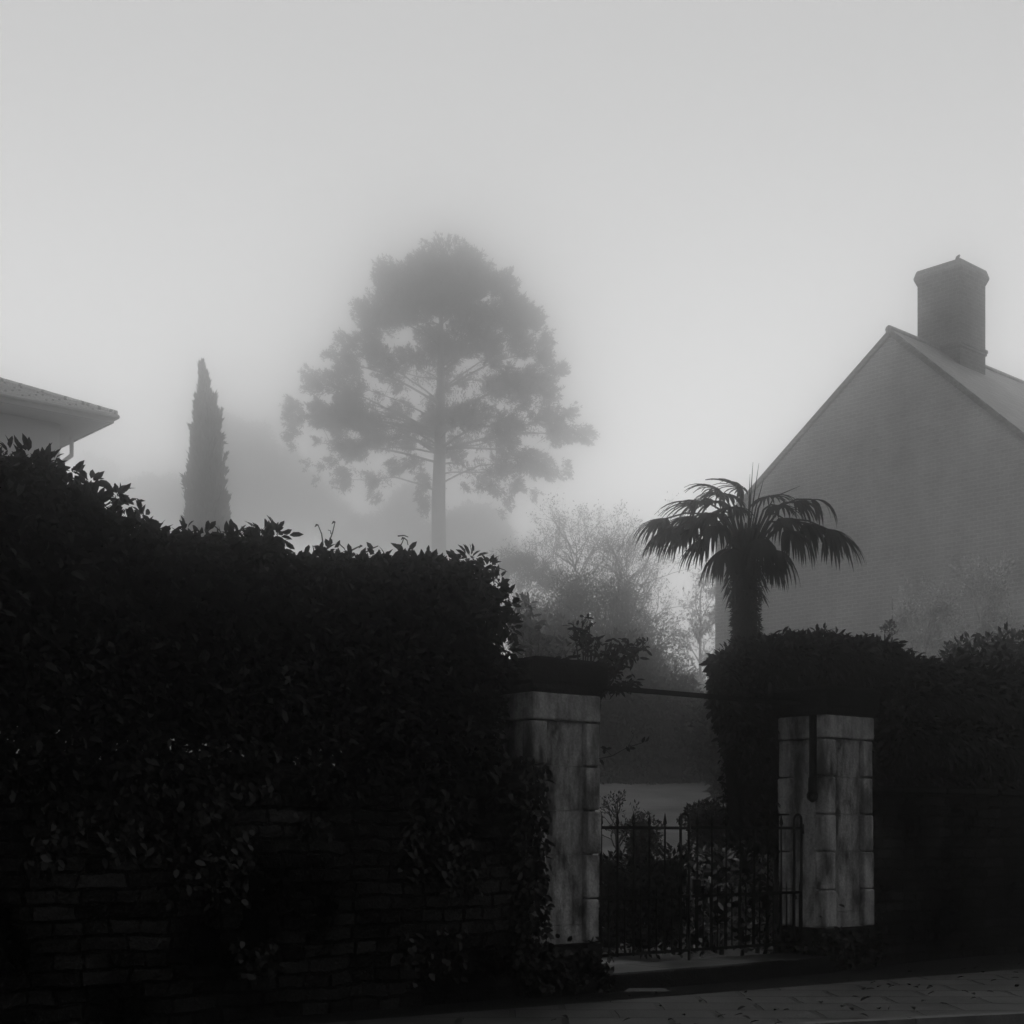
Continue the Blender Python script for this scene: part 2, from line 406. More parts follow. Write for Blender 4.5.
# ------------------------------------------------------------------ iron gates
def gate_leaf(s0, s1, label, loop_end, off):
    r = thing('iron_gate', wl(s0, off), ANG, label, 'gate', 'iron gate leaves')
    W = s1 - s0
    zr = EYE + (HZ - 827.5) / F * (LY + s0 * dv.y); zt = zr + .115; zl = .30; zm = .82
    for z, nm in ((zr, 'rail'), (zm, 'rail'), (zl, 'rail')):
        m = MB(); m.box(0.006, W - 0.006, -.008, .008, z - .014, z + .014); m.build(nm, M['iron'], r)
    nb = max(3, round(W / .2)); stp = W / nb
    for i in range(nb):
        x = stp * (i + .35 if not loop_end else i + .4)
        if loop_end and x > W - .15: continue
        m = MB()
        m.tube([(x, 0, zl-.02), (x, 0, zr+.03)], .0105, 6)
        m.tube([(x, 0, zr+.025), (x, 0, zr+.045), (x, 0, zt+.03)], [.010, .021, .001], 6)
        m.build('picket', M['iron'], r)
    for i in range(nb * 2):
        x = stp * .5 * (i + .2)
        m = MB(); m.tube([(x+.04, 0, zl-.015), (x+.04, 0, zm+.06), (x+.04, 0, zm+.12)], [.008, .008, .001], 5); m.build('dog_bar', M['iron'], r)
    # looped stile: two uprights joined by a round arch
    c = W - .07
    pts = [(c-.055, 0, zl-.03), (c-.055, 0, zt-.03)] + [(c - .055*math.cos(a), 0, zt-.03 + .055*math.sin(a)) for a in np.linspace(0, math.pi, 9)[1:-1]] + [(c+.055, 0, zt-.03), (c+.055, 0, zl-.10)]
    m = MB(); m.tube(pts, .013, 6); m.build('looped_stile', M['iron'], r)
    if loop_end:
        m = MB(); m.box(.0, .10, -.03, -.012, zm + .02, zm + .16); m.tube([(.05, -.03, zm+.09), (.05, -.06, zm+.09), (.12, -.06, zm+.09)], .009, 6); m.build('latch', M['iron'], r)
        for z in (zr - .01, zl + .01):
            m = MB(); m.tube([(W - .005, 0, z - .05), (W - .005, 0, z + .05)], .022, 8); m.build('hinge', M['iron'], r)
    return r
sm = wall_s(690, .0)
gate_leaf(.28, sm, 'black iron spearhead gate leaf beside the laurel hedge pier, closed', False, 0)
gate_leaf(sm + .02, SP - .40 + .02, 'black iron spearhead gate leaf nearest the ivy covered pier, closed', True, 0)

# ------------------------------------------------------------------ garden walls
def garden_wall(s0, s1, label, ztop):
    r = thing('stone_wall', WROOT, ANG, label, 'wall', 'stone garden walls')
    m = MB()
    nS = int((s1 - s0) / .12); zsn = np.linspace(0, ztop - .1, 18); vs = []
    jr = random.Random(int(s0 * 7) + 50)
    for j, z in enumerate(zsn):
        for i in range(nS + 1):
            x = s0 + (s1 - s0) * i / nS
            vs.append((x, -.20 + jr.uniform(-.018, .018) + .03 * math.sin(x * 1.3 + z), z))
    fs = [(j*(nS+1)+i, j*(nS+1)+i+1, (j+1)*(nS+1)+i+1, (j+1)*(nS+1)+i) for j in range(17) for i in range(nS)]
    m.add(vs, fs); m.box(s0, s1, -.15, .22, 0, ztop - .1)
    m.build('stonework', M['wall'], r)
    c = MB(); x = s0
    while x < s1:
        x2 = min(x + jr.uniform(.4, .8), s1); e = jr.uniform(-.012, .012)
        c.box(x+.004, x2-.004, -.27+e, .27, ztop-.1, ztop-.02+e); x = x2
    co = c.build('coping', M['wallcap'], r); bb = co.modifiers.new('bevel', 'BEVEL'); bb.width = .015
    return r
WT = EYE + (HZ - 768) / F * 12.4
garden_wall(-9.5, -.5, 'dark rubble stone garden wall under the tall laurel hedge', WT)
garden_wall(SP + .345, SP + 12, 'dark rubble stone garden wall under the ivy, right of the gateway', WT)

# ------------------------------------------------------------------ hedges
def hedge(name, label, cat, prof, zbot, off0, off1, leaf, mat, dens, s_start=None, s_end=None, hang=None, over=.0, corein=.18, droop=.0, plane_off=None, seedlings=0, holes=False, shear=0., lw=.42):
    """prof: list of (px,py) of the top outline, on the hedge's front plane"""
    po = off0 if plane_off is None else plane_off
    S = [wall_s(px, po) for px, py in prof]; Z = [wall_z(px, py, po) for px, py in prof]
    if s_start is not None: S = [s_start] + S; Z = [Z[0]] + Z
    if s_end is not None: S = S + [s_end]; Z = Z + [Z[-1]]
    top = lambda s: np.interp(s, S, Z)
    hem = (lambda s: np.interp(s, [h[0] for h in hang], [h[1] for h in hang])) if hang else (lambda s: np.full(np.shape(s), zbot))
    s0, s1 = S[0], S[-1]
    root = thing(name, WROOT, ANG, label, cat)
    H = float(max(Z) - zbot); A = (s1 - s0) * H
    out = []
    nf = int(A * dens)
    s = s0 + (s1 - s0) * RNG.random(nf); tz = top(s) - .02; hz_ = hem(s)
    z = hz_ + (tz - hz_) * RNG.random(nf)
    lump = .07 * np.sin(s * 2.3 + z * 1.7) + .06 * np.sin(s * 5.1 - z * 4.3) + .04 * np.sin(z * 9 + s * 8)
    k = np.clip((tz - z) / .35, 0, 1); rnd = (1 - k) ** 2 * .28
    y = off0 + rnd + lump + RNG.random(nf) ** 1.3 * .26
    Dn = rdir(nf) * .7 + np.array([0, -.65, -.25 - droop]); Nn = rdir(nf) * .55 + np.array([0, -1, .5])
    out.append((np.stack([s, y, z], 1), Dn, Nn))
    nt_ = int((s1 - s0) * (off1 - off0) * dens * 1.5)
    s = s0 + (s1 - s0) * RNG.random(nt_); y = off0 + .02 + (off1 - off0 - .02) * RNG.random(nt_)
    e = np.minimum((y - off0) / .3, (off1 - y) / .3).clip(0, 1)
    z = top(s) - .12 * (1 - e) ** 2 + .035 * np.sin(s * 9 + y * 7) + .03 * np.sin(s * 17) - RNG.random(nt_) ** 1.5 * .22
    out.append((np.stack([s, y, z], 1), rdir(nt_) * .8 + np.array([0, -.15, .35]), rdir(nt_) * .7 + np.array([0, 0, 1])))
    nb_ = nf // 3
    s = s0 + (s1 - s0) * RNG.random(nb_); hz_ = hem(s); z = hz_ + (top(s) - .05 - hz_) * RNG.random(nb_); y = off1 - RNG.random(nb_) * .25
    out.append((np.stack([s, y, z], 1), rdir(nb_) * .7 + np.array([0, .6, -.3]), rdir(nb_) * .5 + np.array([0, 1, .4])))
    for se, sg in ((s0, -1), (s1, 1)):
        ne = int(H * (off1 - off0) * dens * 1.1)
        y = off0 + (off1 - off0) * RNG.random(ne); q = RNG.random(ne); zz = float(hem(se)) + (float(top(se)) - float(hem(se))) * q
        x = se + sg * (.05 * np.sin(zz * 6) + .05 * np.sin(y * 7 + zz * 11)) - sg * RNG.random(ne) * .2
        out.append((np.stack([x, y, zz], 1), rdir(ne) * .8 + np.array([sg * .6, 0, .0 - droop]), rdir(ne) * .6 + np.array([sg, 0, .5])))
    P = np.concatenate([o[0] for o in out]); D = np.concatenate([o[1] for o in out]); N = np.concatenate([o[2] for o in out])
    def sh_(P):
        P[:, 0] += shear * np.clip(P[:, 1] - off0, 0, 9) * np.exp(-np.clip(P[:, 0] - s0, 0, 99) / 1.2); return P
    P = sh_(P)
    n_ = len(P); ln = leaf * (.6 + .7 * RNG.random(n_))
    if holes:
        keep = ~((P[:, 2] < zbot + .55) & (np.sin(P[:, 0] * 7.3) * np.sin(P[:, 2] * 13 + P[:, 0] * 3) > .965))
        P, D, N, ln = P[keep], D[keep], N[keep], ln[keep]
    leaves('foliage', P, D, N, ln, ln * lw, mat, root, detailed=True)
    # dark woody interior
    c = MB(); ns = int((s1 - s0) / .15); vs = []
    rows = 9; jr = random.Random(3)
    zb_in = zbot + (.36 if holes else .1)
    for i in range(ns + 1):
        s = s0 + corein * 1.1 + (s1 - s0 - corein * 2.2) * i / ns; zt = float(top(s)) - .2; zb = max(float(hem(s)) + .1, zb_in)
        zt = max(zt, zb + .05)
        for (yy, zz) in ((off0+corein+.06, zb), (off0+corein, zb+(zt-zb)*.3), (off0+corein, zb+(zt-zb)*.6), (off0+corein+.05, zt-.12), (off0+corein+.25, zt),
                         (off1-.3, zt), (off1-.2, zt-.15), (off1-.2, zb)):
            vs.append((s + jr.uniform(-.03, .03), yy + jr.uniform(-.04, .04), zz + jr.uniform(-.04, .04)))
    kk = 8; fs = [(i*kk+a, i*kk+(a+1) % kk, (i+1)*kk+(a+1) % kk, (i+1)*kk+a) for i in range(ns) for a in range(kk)]
    fs += [tuple(range(kk)), tuple(ns*kk+a for a in range(kk))[::-1]]
    c.add(sh_(np.array(vs)), fs); c.build('woody_interior', M['core'], root)
    # a few woody stems down to the ground
    t_ = MB(); s = s0 + .3 + shear
    while s < s1 - .2:
        yy = (off0 + off1) / 2 + random.uniform(-.1, .1)
        t_.tube([(s, yy, 0.02), (s + random.uniform(-.1, .1), yy, zbot + .3), (s + random.uniform(-.2, .2), yy, zbot + .9)], [.035, .03, .015], 5); s += random.uniform(.35, .6)
    t_.build('stem', M['bark'], root)
    return root, top

lp = [(-60, 438), (0, 446), (30, 449), (55, 455), (75, 466), (95, 480), (115, 494), (135, 511), (155, 521), (200, 527), (240, 535), (252, 530), (278, 531), (288, 550),
      (300, 552), (330, 550), (400, 553), (450, 555), (478, 560), (494, 572), (501, 595)]
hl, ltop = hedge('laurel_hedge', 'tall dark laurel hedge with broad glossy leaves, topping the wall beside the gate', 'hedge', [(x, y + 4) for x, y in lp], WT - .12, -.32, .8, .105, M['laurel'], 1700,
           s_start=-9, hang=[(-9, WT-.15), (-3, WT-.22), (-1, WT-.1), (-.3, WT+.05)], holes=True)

# leaf tufts and shoots breaking the top line of the laurel
tu = []
def tuft(px, py, r, n_, off=-.15):
    s = wall_s(px, off); z = wall_z(px, py, off); p, d = blob_points((s, off, z), (r, r, r), n_, .1); tu.append((p, d + np.array([0, 0, .05])))
for (px, py, r) in [(px, py + (9 if px < 240 else 4), r) for (px, py, r) in [(262, 534, .10), (276, 532, .09), (268, 545, .12), (250, 542, .08), (116, 486, .07), (128, 496, .06), (70, 462, .07), (28, 447, .06), (142, 510, .06),
                    (330, 548, .06), (375, 551, .05), (405, 550, .05), (350, 553, .06), (470, 556, .07), (488, 563, .08), (497, 580, .09), (503, 600, .09), (505, 622, .10), (505, 645, .10), (499, 665, .10), (455, 556, .06), (430, 556, .06),
                    (90, 472, .05), (52, 453, .05), (10, 446, .05), (225, 529, .05), (185, 524, .05), (205, 526, .05)]]:
    tuft(px, py, r, int(40 * (r / .08) ** 2))
P, D = merge_pts(tu)
leaves('leaf_tuft', P, D, rdir(len(P)) + np.array([0, -.5, .6]), .10 * (.6 + .6 * RNG.random(len(P))), .046, M['laurel'], hl, detailed=True)
sh = MB()
def shoot(p0, p1, r=.006, bud=True):
    sh = MB()
    a = Vector((wall_s(p0[0], 0), 0, wall_z(*p0, 0))); b = Vector((wall_s(p1[0], 0), 0, wall_z(*p1, 0)))
    mid = (a + b) / 2 + Vector((.01, 0, .01)); sh.tube([a, mid, b], [r, r*.8, r*.6], 5)
    if bud: sh.tube([b, b + Vector((-.012, 0, .0)), b + Vector((-.03, 0, -.02))], [r, r*1.6, r*.3], 5)
    sh.build('bare_shoot', M['bark'], hl)
shoot((323, 545), (318, 525)); shoot((328, 545), (335, 522)); shoot((331, 534), (328, 530), .004, False)
shoot((398, 550), (404, 538)); shoot((404, 538), (408, 545), .006, False); shoot((398, 536), (408, 537), .006, False); shoot((366, 552), (378, 546), .007, False); shoot((352, 550), (362, 546), .007)

# climbing ivy on the left wall and the hedge-side face of the near pier
P = []; D = []
def patch(s0, s1, z0, z1, y, n_):
    P.append(np.stack([s0 + (s1-s0)*RNG.random(n_), y - RNG.random(n_)*.08, z0 + (z1-z0)*RNG.random(n_)], 1)); D.append(rdir(n_)*.6 + np.array([0, -.3, -.6]))
for k in range(28):
    s = random.uniform(-6.3, -.6); z = WT - abs(random.gauss(0, .55)) - .05
    if z < .2: continue
    w_ = random.uniform(.12, .4); patch(s - w_, s + w_, z - w_ * .8, z + w_ * .6, -.26, int(180 * w_ * 2))
# dark leaves added at both pier feet to stand in for shadow there
for sp_, m_ in ((-.13, 700), (SP, 620)):
    for k in range(m_):
        q = abs(random.gauss(0, .15)); u = random.uniform(-.46, .46); front = random.random() < .6
        P.append(np.array([[sp_ + (u if front else -.42), (-.36 if front else u*.8) - random.random()*.05, .03 + q + .12*math.sin(u*9+sp_)**2]])); D.append(rdir(1)*.7 + np.array([0, -.2, .1]))
# flank of the pier
n_ = 1500; q = RNG.random(n_)
P.append(np.stack([-.53 - RNG.random(n_)*.14, -.36 + .3 * RNG.random(n_), .3 + (WT + .12 - .3) * q], 1)); D.append(rdir(n_)*.6 + np.array([-.5, -.2, -.6]))
n_ = 420
P.append(np.stack([-.57 + .16*RNG.random(n_)**1.5, -.36 - RNG.random(n_)*.05, .3 + 1.7 * RNG.random(n_)], 1)); D.append(rdir(n_)*.6 + np.array([0, -.3, -.6]))
P = np.concatenate(P); D = np.concatenate(D)
iv = leaves('ivy_and_shade_leaves', P, D, rdir(len(P))*.5 + np.array([0, -1, .4]), .075*(.6+.7*RNG.random(len(P))), .05, M['ivy'], detailed=True)
iv.location = WROOT; iv.rotation_euler = (0, 0, ANG)
tag(iv, 'thin dark ivy creeping over the left stone wall, with dark leaves added as shade at the pier feet', 'ivy')

# ivy mass over the right pier and wall
rp = [(716, 672), (722, 650), (745, 641), (775, 637), (820, 632), (845, 634), (870, 640), (890, 642), (905, 650), (930, 662), (960, 672), (1000, 677), (1060, 682)]
PO = .55
sA, sB, sC, sD = wall_s(716, PO), wall_s(728, PO), wall_s(740, PO), wall_s(770, PO)
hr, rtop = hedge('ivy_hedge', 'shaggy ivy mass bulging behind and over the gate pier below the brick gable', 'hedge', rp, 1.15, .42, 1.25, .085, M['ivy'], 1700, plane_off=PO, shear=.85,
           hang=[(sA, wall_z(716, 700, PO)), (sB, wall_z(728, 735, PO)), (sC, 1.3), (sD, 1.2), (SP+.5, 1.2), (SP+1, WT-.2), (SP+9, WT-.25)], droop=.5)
# overhang towards the street on top of the wall right of the pier, and round the pier cap
parts = []
def wblob(px, py, off, r, n_):
    parts.append(blob_points((wall_s(px, off), off, wall_z(px, py, off)), r, n_, .35))
for px in range(905, 1080, 16):
    wblob(px, 682 + (px - 905) * .06 + random.uniform(-4, 4), .25, (.28, .32, .25), 420)
    wblob(px, 705 + random.uniform(-8, 8), .08, (.3, .25, .33), 460)
    wblob(px, 745 + random.uniform(-10, 6), -.02, (.3, .22, .3), 420)
for (px, py, r) in [(885, 660, .25), (895, 690, .22), (890, 725, .18), (892, 760, .16), (770, 665, .25), (795, 662, .26), (825, 660, .28), (855, 662, .26)]:
    wblob(px, py, .35, (r, r*.8, r), 420)
for (px, py, r) in [(738, 690, .22), (742, 715, .22), (748, 745, .2), (730, 672, .2), (760, 700, .22), (762, 740, .22), (757, 765, .17), (726, 700, .12), (733, 728, .12), (738, 752, .12), (722, 684, .10), (720, 668, .10)]:
    wblob(px, py, .62, (r, r, r*1.1), 300)
P, D = merge_pts(parts)
leaves('overhanging_ivy', P, D + np.array([0, -.2, -.6]), rdir(len(P))*.5 + np.array([0, -1, .5]), .10*(.6+.7*RNG.random(len(P))), .05, M['ivy'], hr, detailed=True)
# trailing strands at the left edge
parts = []; tr = MB()
for k in range(16):
    px = random.uniform(712, 735); py = random.uniform(665, 700); s = wall_s(px, .6); z = wall_z(px, py, .6); L_ = random.uniform(.15, .45)
    pts = [(s, .6, z), (s - .04, .6, z - L_*.5), (s - .01, .6, z - L_)]
    tr.tube(pts, .004, 4)
    nn = 12; q = RNG.random(nn)
    parts.append((np.array([(s - .03, .6, z - L_*t + .0) for t in q]) + RNG.normal(size=(nn, 3))*.02, rdir(nn) + np.array([0, 0, -1.2])))
tr.build('trailing_stem', M['bark'], hr)
P, D = merge_pts(parts); leaves('trailing_leaf', P, D, rdir(len(P)) + np.array([0, -1, .2]), .09, .045, M['ivy'], hr, detailed=True)

# clipped hedge further back at the right edge
def free_bush(name, label, cat, blobs, leaf, mat, dens, core=True, group=None, width=.45, up=.3, rnd=1., detailed=False, shell=.7, stemless=False, gz=None):
    """blobs: (px,py,rx_px,ry_px,Y) ellipsoids"""
    c0 = at(blobs[0][0], blobs[0][1], blobs[0][4]); g = ground_z(c0.x, c0.y) if gz is None else gz
    root = thing(name, (c0.x, c0.y, g), 0, label, cat, group); o_ = np.array((c0.x, c0.y, g)); ps = []; cm = MB()
    for (px, py, rx, ry, Y) in blobs:
        c = np.array(at(px, py, Y)) - o_; k = Y / F; r = np.array((rx*k, (rx+ry)/2*k, ry*k))
        n_ = int(2.6 * dens * (r[0]*r[2] + r[0]*r[1]) * math.pi / (leaf*leaf*width) * 1.0); ps.append(blob_points(c, r, max(n_, 20), shell))
        if core:
            u = 10; v = 7; vs = []; q = .68
            for i in range(v):
                th = math.pi * (i + .5) / v
                for j in range(u):
                    ph = 2*math.pi*j/u; wv = q * (1 + .12*math.sin(3*ph + c[0]) + .1*math.sin(5*th + j))
                    vs.append(c + r * wv * np.array((math.sin(th)*math.cos(ph), math.sin(th)*math.sin(ph), math.cos(th))))
            fs = [(i*u+j, (i+1)*u+j, (i+1)*u+(j+1) % u, i*u+(j+1) % u) for i in range(v-1) for j in range(u)] + [tuple(range(u))[::-1], tuple((v-1)*u+j for j in range(u))]
            cm.add(vs, fs)
        if not stemless:
            cm2.tube([np.array((c[0]*.9, c[1]*.9, ground_z(c0.x + c[0], c0.y + c[1]) - g - .05)), c*np.array((.97, .97, .5)), c], [min(.08, .05*r[2]+.015), min(.06, .04*r[2]+.01), .012], 5)
    P, D = merge_pts(ps)
    leaves('foliage', P, D*.6 + rdir(len(P))*rnd + np.array([0, 0, up]), D + rdir(len(P))*.6, leaf*(.6+.8*RNG.random(len(P))), leaf*width, mat, root, detailed=detailed)
    if core: cm.build('woody_interior', M['core'], root)
    return root
cm2 = MB()
def bush(*a, **k):
    global cm2
    cm2 = MB(); r = free_bush(*a, **k)
    if cm2.n: cm2.build('stem', M['bark'], r)
    return r
bush('clipped_hedge', 'low dark clipped hedge showing above the ivy at the foot of the brick gable', 'hedge',
     [(965, 662, 26, 24, 20.5), (1000, 658, 30, 26, 20.3), (1040, 656, 34, 26, 20), (975, 720, 40, 50, 20.4), (1030, 720, 45, 55, 20.2), (1000, 790, 60, 50, 20)], .11, M['shrub'], 1.0)

# ------------------------------------------------------------------ garden behind the gate
bush('topiary_bush', 'smaller round clipped bush behind the left gate leaf', 'bush', [(643, 836, 19, 21, 21), (643, 870, 22, 32, 21), (643, 908, 22, 24, 21)], .07, M['dark_leaf'], 1.2, group='clipped bushes behind the gate', shell=.85)
bush('topiary_bush', 'larger flat topped clipped bush behind the looped gate stile', 'bush', [(700, 820, 18, 18, 20.5), (717, 820, 20, 19, 20.5), (712, 855, 26, 36, 20.5), (712, 895, 25, 28, 20.5)], .07, M['dark_leaf'], 1.2, group='clipped bushes behind the gate', shell=.85)
bush('low_bush', 'low dark spreading bush filling the gateway behind the left gate leaf', 'bush',
     [(612, 880, 26, 26, 17.5), (640, 895, 28, 30, 17.2), (670, 880, 26, 30, 17.4), (668, 915, 28, 22, 17), (615, 915, 26, 20, 17.2), (610, 938, 22, 14, 16.8), (645, 938, 26, 15, 16.8), (680, 938, 22, 15, 16.8)], .09, M['dark_leaf'], 1.0)
bush('variegated_shrub', 'shrub with pale mottled leaves behind the right gate leaf', 'shrub',
     [(715, 870, 22, 24, 17.0), (745, 868, 24, 26, 17.2), (762, 892, 18, 26, 17.0), (722, 905, 28, 26, 16.8), (745, 930, 20, 18, 16.6), (700, 900, 18, 26, 17), (700, 940, 20, 14, 16.6), (770, 935, 22, 16, 16.8)], .10, M['spot_leaf'], .8, detailed=True, width=.5)
bush('dark_shrub', 'dark shrub crowding the foot of the palm behind the far gate pier', 'shrub',
     [(750, 845, 20, 24, 18.3), (772, 870, 16, 36, 18.0), (780, 920, 26, 30, 17.6), (735, 838, 14, 20, 18.6)], .09, M['dark_leaf'], 1.0)

def twiggy(name, label, cat, px, py_top, spread_px, Y, mat_t, mat_l, leafn=0, leafs=.1, limbs=9, depth=4, group=None, rad=.06, base_py=None, up=.8, seed=1, low=.15, lf_w=.45):
    jr = random.Random(seed); k = Y / F
    c = at(px, HZ, Y); g = ground_z(c.x, c.y); H = at(px, py_top, Y).z - g; R = spread_px * k
    root = thing(name, (c.x, c.y, g - .05), 0, label, cat, group); m = MB(); tips = []; tm_ = MB()
    hT = H * .45
    tm_.tube([(0, 0, 0), (R*.03, 0, hT*.5), (0, R*.02, hT), (R*.02, 0, H*.8)], [rad*1.3, rad, rad*.7, rad*.15], 7)
    def grow(p, d, L_, r, dep):
        q = p; pts = [p]; 
        for i in range(3):
            d = (d + Vector((jr.gauss(0, .18), jr.gauss(0, .18), jr.gauss(0.05, .14)))).normalized(); q = q + d * L_ / 3; pts.append(q)
        m.tube(pts, [r, r*.8, r*.62, r*.45], 4 if dep < depth else 5, tone=jr.random(), cap=False)
        if dep <= 0: tips.append((q, d)); return
        for i in range(jr.choice((2, 3, 3))):
            t = jr.uniform(.35, 1); pp = pts[1] + (pts[-1] - pts[1]) * t
            nd = (d + Vector((jr.gauss(0, .55), jr.gauss(0, .55), jr.gauss(.15, .4)))).normalized()
            grow(pp, nd, L_ * jr.uniform(.5, .75), r * .5, dep - 1)
        tips.append((q, d))
    for i in range(limbs):
        a = 2*math.pi*(i + jr.random()*.6)/limbs; h = H * (low + (.55) * jr.random())
        d = Vector((math.cos(a), math.sin(a), up + jr.random()*.9)).normalized()
        grow(Vector((0, 0, h)), d, min(R * 1.0, (H - h)) * jr.uniform(.55, .85), rad*.45, depth - 1)
    tm_.build('trunk', M['bark'] if mat_t is not M['pale_twig'] else mat_t, root)
    m.build('branches', mat_t, root)
    if leafn:
        T = np.array([t[0] for t in tips]); Dd = np.array([t[1] for t in tips]); idx = RNG.integers(0, len(T), leafn)
        P = T[idx] + RNG.normal(size=(leafn, 3)) * R * .05 - Dd[idx] * (RNG.random(leafn)*R*.2)[:, None]
        leaves('foliage', P, Dd[idx] + rdir(leafn)*.8, rdir(leafn), leafs*(.6+.8*RNG.random(leafn)), leafs*lf_w, mat_l, root)
    return root
twiggy('bare_shrub', 'small bare twiggy shrub above the left gate leaf', 'shrub', 617, 790, 34, 24, M['dark_leaf'], M['dark_leaf'], 300, .06, 12, 3, rad=.04, seed=4, low=.2)

# dark leafy sprays rising behind the near pier
def spray_shrub(name, label, base, sprays, leafL, leafW, mat, Y, n_per=16, seed=3):
    jr = random.Random(seed); b = at(*base, Y); g = ground_z(b.x, b.y); root = thing(name, (b.x, b.y, g), 0, label, 'shrub'); o_ = Vector((b.x, b.y, g))
    st_ = MB(); P = []; D = []
    for (px, py) in sprays:
        tip = at(px, py, Y + jr.uniform(-.35, .35)) - o_; root_p = Vector((0, 0, 0)) ; q = at(base[0] + (px-base[0])*.25, base[1], Y) - o_
        mid = (q + tip) / 2 + Vector((0, 0, (tip-q).length * .1))
        st_.tube([root_p, q, mid, tip], [.02, .012, .008, .004], 5)
        for k in range(n_per):
            t = jr.random() ** .7; p = mid + (tip - mid) * (0.2 + .8*t) + Vector((jr.gauss(0, .035), jr.gauss(0, .035), jr.gauss(0, .03)))
            P.append(p); D.append(Vector((jr.gauss(0, .7), jr.gauss(0, .5), jr.gauss(-.35, .55))))
    st_.build('stem', M['bark'], root)
    P = np.array(P); D = np.array(D)
    leaves('foliage', P, D, rdir(len(P)) + np.array([0, -1, .4]), leafL*(.7+.6*RNG.random(len(P))), leafW, mat, root, detailed=True)
    return root
spray_shrub('leafy_shrub', 'dark shrub with drooping pointed leaves leaning past the hedge side pier', (585, 700),
   [(582, 617), (590, 620), (573, 622), (586, 630), (598, 640), (640, 637), (628, 640), (646, 642), (618, 648), (606, 652), (612, 640), (625, 655), (610, 665), (600, 660), (618, 668), (588, 668), (628, 683), (620, 686), (606, 684), (596, 684), (634, 680), (585, 685), (578, 655), (565, 655), (636, 650)],
   .09, .033, M['dark_leaf'], 15.3, 22)
spray_shrub('leafy_shrub', 'greyer feathery shrub showing between the laurel hedge and the dark drooping shrub', (535, 700),
   [(518, 598), (525, 592), (512, 610), (530, 605), (520, 620), (515, 635), (530, 628), (540, 622), (545, 635), (555, 632), (525, 645), (540, 650), (552, 655), (565, 640), (570, 648), (515, 655), (533, 660), (560, 662), (548, 645), (575, 662), (522, 632), (536, 640), (528, 615), (508, 625)],
   .12, .05, M['mid_leaf'], 21.5, 34, seed=8)
# the fine twig with a bud by the pier
tw = MB(); Y = 16.2
pt = lambda px, py: at(px, py, Y) - Vector((at(575, HZ, Y).x, Y, .12))
tw.tube([pt(575, 900), pt(578, 800), pt(597, 759), pt(612, 756), pt(628, 747), pt(642, 743)], [.012, .01, .006, .005, .005, .004], 5)
tw.tube([pt(612, 756), pt(606, 750), pt(600, 747)], .003, 4); tw.tube([pt(628, 747), pt(634, 735), pt(633, 733)], .003, 4)
tg = thing('sapling', (at(575, HZ, Y).x, Y, .12), 0, 'thin bare sapling twig reaching past the edge of the hedge side pier', 'sapling')
tw.build('stem', M['bark'], tg)
P = np.array([tuple(pt(*q)) for q in [(601, 747), (606, 750), (628, 746), (629, 748), (626, 746), (642, 743), (645, 742), (633, 733), (600, 759), (604, 754)]])
for q in P: leaves('bud', [q], rdir(1) + np.array([.6, 0, 0]), rdir(1) + np.array([0, -1.5, 0]), .08, .04, M['dark_leaf'], tg, detailed=True)

